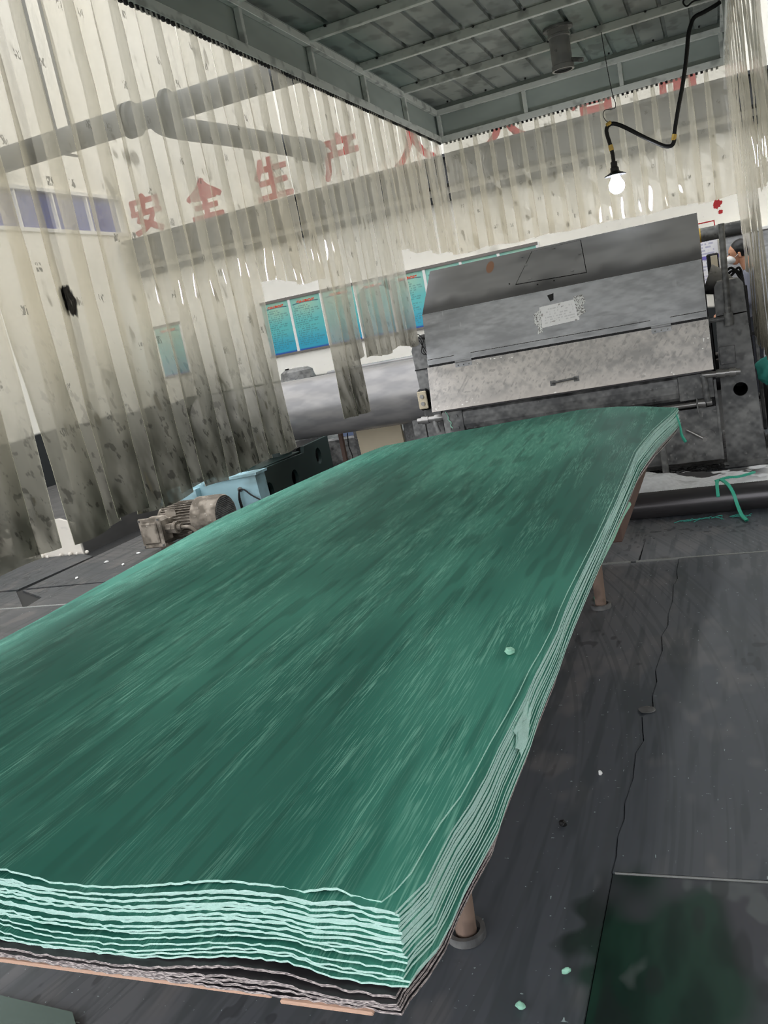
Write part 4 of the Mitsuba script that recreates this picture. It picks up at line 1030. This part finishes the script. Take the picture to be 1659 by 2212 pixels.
E(kb + '__cable_gland', [cyl((-4.640, 6.12, 0.20), (-4.580, 6.12, 0.20), 0.045, 6), cyl((-4.580, 6.12, 0.20), (-4.565, 6.12, 0.20), 0.03, 16), cyl((-4.565, 6.12, 0.20), (-4.530, 6.12, 0.20), 0.055, 8), cyl((-4.530, 6.12, 0.20), (-4.490, 6.12, 0.20), 0.03, 14)], 'm_dust')
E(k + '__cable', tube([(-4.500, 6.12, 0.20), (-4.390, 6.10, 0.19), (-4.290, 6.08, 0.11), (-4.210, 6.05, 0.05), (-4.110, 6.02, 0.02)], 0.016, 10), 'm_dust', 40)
L(E('motor_rag', ball((-4.52, 6.02, 0.02), (0.06, 0.03, 0.02)), 'm_blue', 40), 'small pale blue rag on the floor at the foot of the motor', 'rag')
k = L('leaning_panel', 'stained beige board standing below the large cylinder left of the mill', 'board')
E(k + '__board', extr([(-3.575, 0.0), (-3.60, 0.62), (-3.10, 0.62), (-3.085, 0.0)], 'y', 8.18, 8.22), 'm_beige')
E(k + '__edge_post', bx(-3.08, -2.93, 8.20, 8.36, 0.0, 0.62, 0.01), 'm_iron')
k = L('plastic_bucket', 'pale blue plastic bucket on the ledge under the large cylinder', 'bucket')
E(k + '__pail', lathe((-4.10, 9.2, 0.42), (-4.10, 9.2, 0.7), [(0, 0), (0, 0.12), (0.24, 0.155), (0.24, 0.165), (0.26, 0.165), (0.26, 0.15), (0.02, 0.115), (0.02, 0)], 26), 'm_bucket', 30)
L(E('concrete_ledge', bx(-5.0, -2.6, 9.0, 9.5, 0.0, 0.42, 0.02), 'm_plinth_grey' if 'm_plinth_grey' in scene else 'm_iron'), 'low grey ledge behind the beige board under the large cylinder', 'ledge')
L(E('floor_post', [bx(-3.81, -3.77, 8.19, 8.23, 0.0, 0.56)], 'm_rust_brown'), 'thin dark upright bar between the green base and the beige board', 'post')
L(E('thin_cord', tube([(-3.70, 8.19, 0.56), (-3.71, 8.185, 0.42), (-3.69, 8.18, 0.30), (-3.72, 8.17, 0.18), (-3.75, 8.16, 0.0)], 0.005, 6), 'm_black', 40), 'thin black cord hanging left of the beige board', 'cord')

# ------------------------------------------------------------------ hanging from the canopy
k = L('exhaust_pipe', 'short grey exhaust pipe stub hanging from the canopy roof', 'pipe')
E(k + '__pipe', lathe((-0.937, 7.45, 3.205), (-0.937, 7.45, 3.6), [(0, 0.07), (0, 0.086), (0.035, 0.086), (0.04, 0.079), (0.235, 0.079), (0.24, 0.086), (0.255, 0.086), (0.26, 0.079), (0.312, 0.079)], 36), 'm_drum', 30)
E(k + '__cap', cyl((-0.937, 7.45, 3.222), (-0.937, 7.45, 3.228), 0.075, 32), 'm_iron', 30)
E(k + '__roof_flange', cyl((-0.937, 7.45, 3.50), (-0.937, 7.45, 3.516), 0.115, 32), 'm_iron', 30)
E(k + '__damper_lever', [cyl((-0.862, 7.44, 3.262), (-0.775, 7.42, 3.232), 0.017, 12)], 'm_iron', 30)
E(k + '__screw', bolt((-0.962, 7.374, 3.34), (-0.2, -1, 0), 0.009, 0.01), 'm_iron')
YL = 7.66
k = L('work_lamp', 'lit hanging work lamp with dark disc shade in front of the back curtain', 'lamp')
E(k + '__socket', lathe((-0.669, YL, 2.475), (-0.669, YL, 2.36), [(0, 0.012), (0.0, 0.026), (0.04, 0.026), (0.045, 0.034), (0.085, 0.034), (0.09, 0.03)], 20), 'm_black', 30)
E(k + '__shade', lathe((-0.669, YL, 2.405), (-0.669, YL, 2.33), [(0, 0.03), (0.012, 0.045), (0.03, 0.085), (0.034, 0.087), (0.037, 0.084), (0.018, 0.045), (0.005, 0.028)], 32), 'm_black', 40)
E(k + '__bulb', lathe((-0.669, YL, 2.375), (-0.669, YL, 2.2), [(0, 0.001), (0, 0.028), (0.03, 0.040), (0.07, 0.062), (0.10, 0.064), (0.125, 0.052), (0.145, 0.028), (0.150, 0.001)], 24), 'm_white', True,
  emitter={'type': 'area', 'radiance': rgb([13.0, 13.6, 14.2])})
k = L('lamp_cable', 'thick black cable sagging from the canopy edge down to the work lamp', 'cable')
cp = [(0.232, YL + 0.02, 3.405), (0.19, YL, 3.385), (0.113, YL, 3.366), (0.045, YL, 3.35), (0.012, YL, 3.30), (-0.012, YL, 3.234), (-0.035, YL, 3.12), (-0.06, YL, 3.014), (-0.10, YL, 2.87), (-0.135, YL, 2.762), (-0.165, YL, 2.66), (-0.189, YL, 2.57), (-0.198, YL, 2.515), (-0.222, YL, 2.488),
      (-0.27, YL, 2.497), (-0.34, YL, 2.545), (-0.42, YL, 2.605), (-0.552, YL, 2.712), (-0.62, YL, 2.755), (-0.661, YL, 2.762), (-0.690, YL, 2.735), (-0.692, YL, 2.69), (-0.680, YL, 2.62), (-0.670, YL, 2.54), (-0.669, YL, 2.46)]
E(k + '__sheath', tube(cp, 0.0155, 12), 'm_black', 40)
for c, d in (((-0.194, YL, 2.545), (0.3, 0, 1)), ((-0.668, YL, 2.765), (1, 0, 0.4)), ((-0.675, YL, 2.585), (-0.12, 0, 1))):
    c, d = np.array(c), np.array(d) / np.linalg.norm(d)
    E(k + '__yellow_tape', cyl(c - d * 0.022, c + d * 0.022, 0.0185, 16), 'm_yellow', 30)
L(E('hanging_wire', tube([(-0.643, 7.72, 3.46), (-0.63, 7.69, 3.2), (-0.612, YL, 2.977), (-0.598, YL, 2.905), (-0.608, YL, 2.872), (-0.64, YL, 2.872), (-0.684, YL, 2.876), (-0.704, YL, 2.845), (-0.69, YL, 2.80), (-0.662, YL, 2.772)], 0.0032, 6), 'm_dark_steel', 40), 'thin kinked wire from a purlin holding up the lamp cable', 'wire')
L(E('loose_cable', tube([(0.24, YL - 0.2, 3.44), (0.13, YL - 0.2, 3.41), (0.05, YL - 0.2, 3.41), (0.0, YL - 0.2, 3.39), (-0.02, YL - 0.2, 3.43), (0.03, YL - 0.2, 3.46)], 0.006, 8), 'm_black', 40), 'thin black cable looping under the canopy at its right rear corner', 'cable')

# ------------------------------------------------------------------ behind the mill at the right
k = L('steam_pipe', 'thick dark pipe running level behind the mill hood at the right', 'pipe')
E(k + '__pipe', cyl((-1.2, 8.32, 1.80), (0.238, 8.32, 1.788), 0.058, 24), 'm_iron', 30)
E(k + '__yellow_band', cyl((-0.115, 8.32, 1.79), (-0.085, 8.32, 1.79), 0.061, 24), 'm_yellow', 30)
E(k + '__support', bx(-1.1, -1.06, 8.39, 8.43, 0.0, 1.78), 'm_iron')
def flat(key, x0, x1, z0, z1, y, m):
    v = np.array([[x0, y, z0], [x1, y, z0], [x1, y, z1], [x0, y, z1], [x0, y + 0.012, z0], [x1, y + 0.012, z0], [x1, y + 0.012, z1], [x0, y + 0.012, z1]])
    f = np.array([[0, 1, 2], [0, 2, 3], [1, 5, 6], [1, 6, 2], [3, 2, 6], [3, 6, 7], [0, 3, 7], [0, 7, 4], [0, 4, 5], [0, 5, 1]])
    return E(key, trimesh.Trimesh(v, f, process=False), m, uv=np.array([[0, 0], [1, 0], [1, 1], [0, 1]] * 2, float))
L(flat('notice_board', -0.55, 0.06, 1.20, 1.86, 11.98, 'm_notice'), 'white notice board with lilac lines of print on the wall behind the mill pipe', 'notice board')
k = L('wall_cabinet', 'grey metal cabinet against the back wall behind the masked person', 'cabinet')
E(k + '__body', bx(0.10, 0.95, 11.6, 11.98, 0.0, 1.82, 0.01), 'm_hood')
E(k + '__top', bx(0.08, 0.97, 11.58, 11.99, 1.821, 1.86, 0.004), 'm_white')
k = L('control_box', 'black control box with a beige front panel behind the mill', 'control box')
E(k + '__case', bx(-0.065, 0.04, 8.92, 9.1, 1.43, 1.63, 0.01), 'm_black')
E(k + '__panel', bx(-0.03, 0.028, 8.912, 8.919, 1.45, 1.61, 0.003), 'm_beige')
E(k + '__stand', bx(-0.04, 0.0, 9.0, 9.04, 0.0, 1.43), 'm_iron')
k = L('steel_stanchion', 'dark rear stanchion with looping hoses right of the mill frame', 'post')
E(k + '__post', bx(0.205, 0.243, 8.45, 8.52, 0.0, 1.30, 0.004), 'm_black')
E(k + '__post', bx(0.262, 0.292, 8.46, 8.51, 0.0, 1.10, 0.004), 'm_iron')
E(k + '__bracket', bx(0.20, 0.32, 8.42, 8.449, 0.86, 0.89), 'm_black')
for i in range(3):
    E(k + '__hose', tube([(-0.04 + 0.03 * i, 8.40, 1.40 - 0.03 * i), (0.05, 8.40, 1.36 + 0.02 * i), (0.13, 8.41, 1.41 + 0.03 * i), (0.20, 8.43, 1.45 - 0.05 * i), (0.225, 8.44, 1.2)], 0.011, 8), 'm_black', 40)
k = L('tool_cabinet', 'dark machine cabinet at the right edge beyond the mill frame', 'cabinet')
E(k + '__body', bx(0.285, 0.95, 7.35, 8.2, 0.02, 0.52, 0.01), 'm_black')
E(k + '__door', [bx(0.30, 0.60, 7.336, 7.349, 0.06, 0.48, 0.004), bx(0.61, 0.92, 7.336, 7.349, 0.06, 0.48, 0.004)], 'm_iron')
b = ball((0, 0, 0), 1.0, 3)
b.vertices *= (1 + 0.5 * (meshkit.fbm(b.vertices * 2.0, 3, 4) - 0.5))[:, None]
b.apply_scale((0.13, 0.1, 0.125))
b.apply_translation((0.35, 7.47, 0.645))
L(E('rubber_lump', b, 'm_teal_dark', 50), 'teal folded rubber lump lying on the dark cabinet at the right edge', 'rubber lump')

# ------------------------------------------------------------------ the person behind the mill
def body(bones, length, lap=10):
    parts = []
    for (a, ra), (b_, rb) in bones:
        sp = [m3.Manifold.sphere(r, 20).translate(list(map(float, p))) for p, r in ((a, ra), (b_, rb))]
        parts.append(m3.Manifold.batch_hull(sp))
    g_ = m3.Manifold.batch_boolean(parts, m3.OpType.Add).refine_to_length(length).to_mesh()
    m_ = trimesh.Trimesh(g_.vert_properties[:, :3], g_.tri_verts, process=True)
    trimesh.smoothing.filter_taubin(m_, iterations=lap)
    return m_
P0 = np.array([0.30, 10.5, 0.0])
def J(x, y, z): return P0 + np.array([x, y, z])
k = L('person', 'person with black hair and a white face mask, head bowed, working behind the mill', 'person')
# the figure faces left (-x), bowed a little
hc = J(-0.045, 0.0, 1.605)
skin = body([
    ((hc + [0.02, 0, 0.02], 0.094), (hc + [-0.02, 0, 0.02], 0.088)), ((hc + [-0.02, 0, 0.01], 0.08), (hc + [-0.045, 0, -0.075], 0.046)), ((hc + [-0.085, 0, -0.005], 0.016), (hc + [-0.112, 0, -0.035], 0.017)),
    ((hc + [0.03, 0, -0.05], 0.055), (J(0.03, 0, 1.44), 0.058)), ((hc + [0.0, -0.088, -0.005], 0.016), (hc + [0.006, -0.090, -0.04], 0.012)), ((hc + [0.0, 0.088, -0.005], 0.016), (hc + [0.006, 0.090, -0.04], 0.012)),
    ((hc + [-0.085, -0.03, 0.022], 0.014), (hc + [-0.085, 0.03, 0.022], 0.014))], 0.011, 6)
E(k + '__head', skin, 'm_skin', True)
hm = ball((0, 0, 0), 1.0, 3)
hm.vertices += 0.05 * (meshkit.noise(hm.vertices * 4, 2) - 0.5)[:, None] * hm.vertices
hm.apply_scale((0.112, 0.106, 0.105))
hm.apply_translation(hc + [0.024, 0, 0.040])
E(k + '__hair', hm, 'm_hair', 50)
mk = ball((0, 0, 0), 1.0, 3)
mk.apply_scale((0.062, 0.066, 0.05))
mk.apply_translation(hc + [-0.075, 0, -0.058])
E(k + '__face_mask', mk, 'm_white', 50)
E(k + '__mask_strap', [tube([hc + [-0.05, sg * 0.065, -0.04], hc + [-0.02, sg * 0.088, -0.02], hc + [0.008, sg * 0.095, 0.0]], 0.003, 6) for sg in (-1, 1)], 'm_white', 40)
E(k + '__eye', [ball(hc + [-0.098, sg * 0.032, 0.004], (0.008, 0.014, 0.007), 2) for sg in (-1, 1)], 'm_hair', 50)
jk = body([((J(0.04, 0, 1.36), 0.085), (J(0.05, 0, 1.10), 0.105))] + [((J(0.03, sg * 0.10, 1.34), 0.085), (J(0.05, sg * 0.07, 0.92), 0.11)) for sg in (-1, 1)]
          + [((J(0.03, sg * 0.17, 1.35), 0.065), (J(-0.02, sg * 0.22, 1.08), 0.052)) for sg in (-1, 1)] + [((J(-0.02, sg * 0.22, 1.08), 0.05), (J(-0.22, sg * 0.16, 1.02), 0.038)) for sg in (-1, 1)], 0.03, 10)
E(k + '__jacket', jk, 'm_cloth', True)
tr = body([((J(0.05, sg * 0.08, 0.92), 0.10), (J(0.03, sg * 0.09, 0.50), 0.068)) for sg in (-1, 1)] + [((J(0.03, sg * 0.09, 0.50), 0.066), (J(0.05, sg * 0.10, 0.09), 0.05)) for sg in (-1, 1)], 0.03, 10)
E(k + '__trousers', tr, 'm_trousers', True)
for sg in (-1, 1):
    hand = [((J(-0.22, sg * 0.16, 1.02), 0.03), (J(-0.29, sg * 0.15, 1.00), 0.03))]
    for q in range(4):
        y_ = sg * 0.15 + (q - 1.5) * 0.019
        l = (0.06, 0.072, 0.068, 0.052)[q]
        hand += [((J(-0.29, y_, 1.0), 0.0095), (J(-0.29 - l * 0.55, y_, 0.995), 0.009)), ((J(-0.29 - l * 0.55, y_, 0.995), 0.009), (J(-0.29 - l, y_, 0.97), 0.008))]
    hand += [((J(-0.24, sg * 0.13, 1.01), 0.011), (J(-0.285, sg * 0.095, 1.0), 0.0095)), ((J(-0.285, sg * 0.095, 1.0), 0.0095), (J(-0.315, sg * 0.09, 0.985), 0.0085))]
    E(k + '__hand', body(hand, 0.006, 4), 'm_skin', True)
    E(k + '__shoe', ball(J(-0.02, sg * 0.10, 0.045), (0.13, 0.05, 0.045), 3), 'm_hair', 50)

for key in scene:
    if scene[key].get('type') == 'ply' and '__' not in key and key not in labels:
        raise RuntimeError('no label: ' + key)
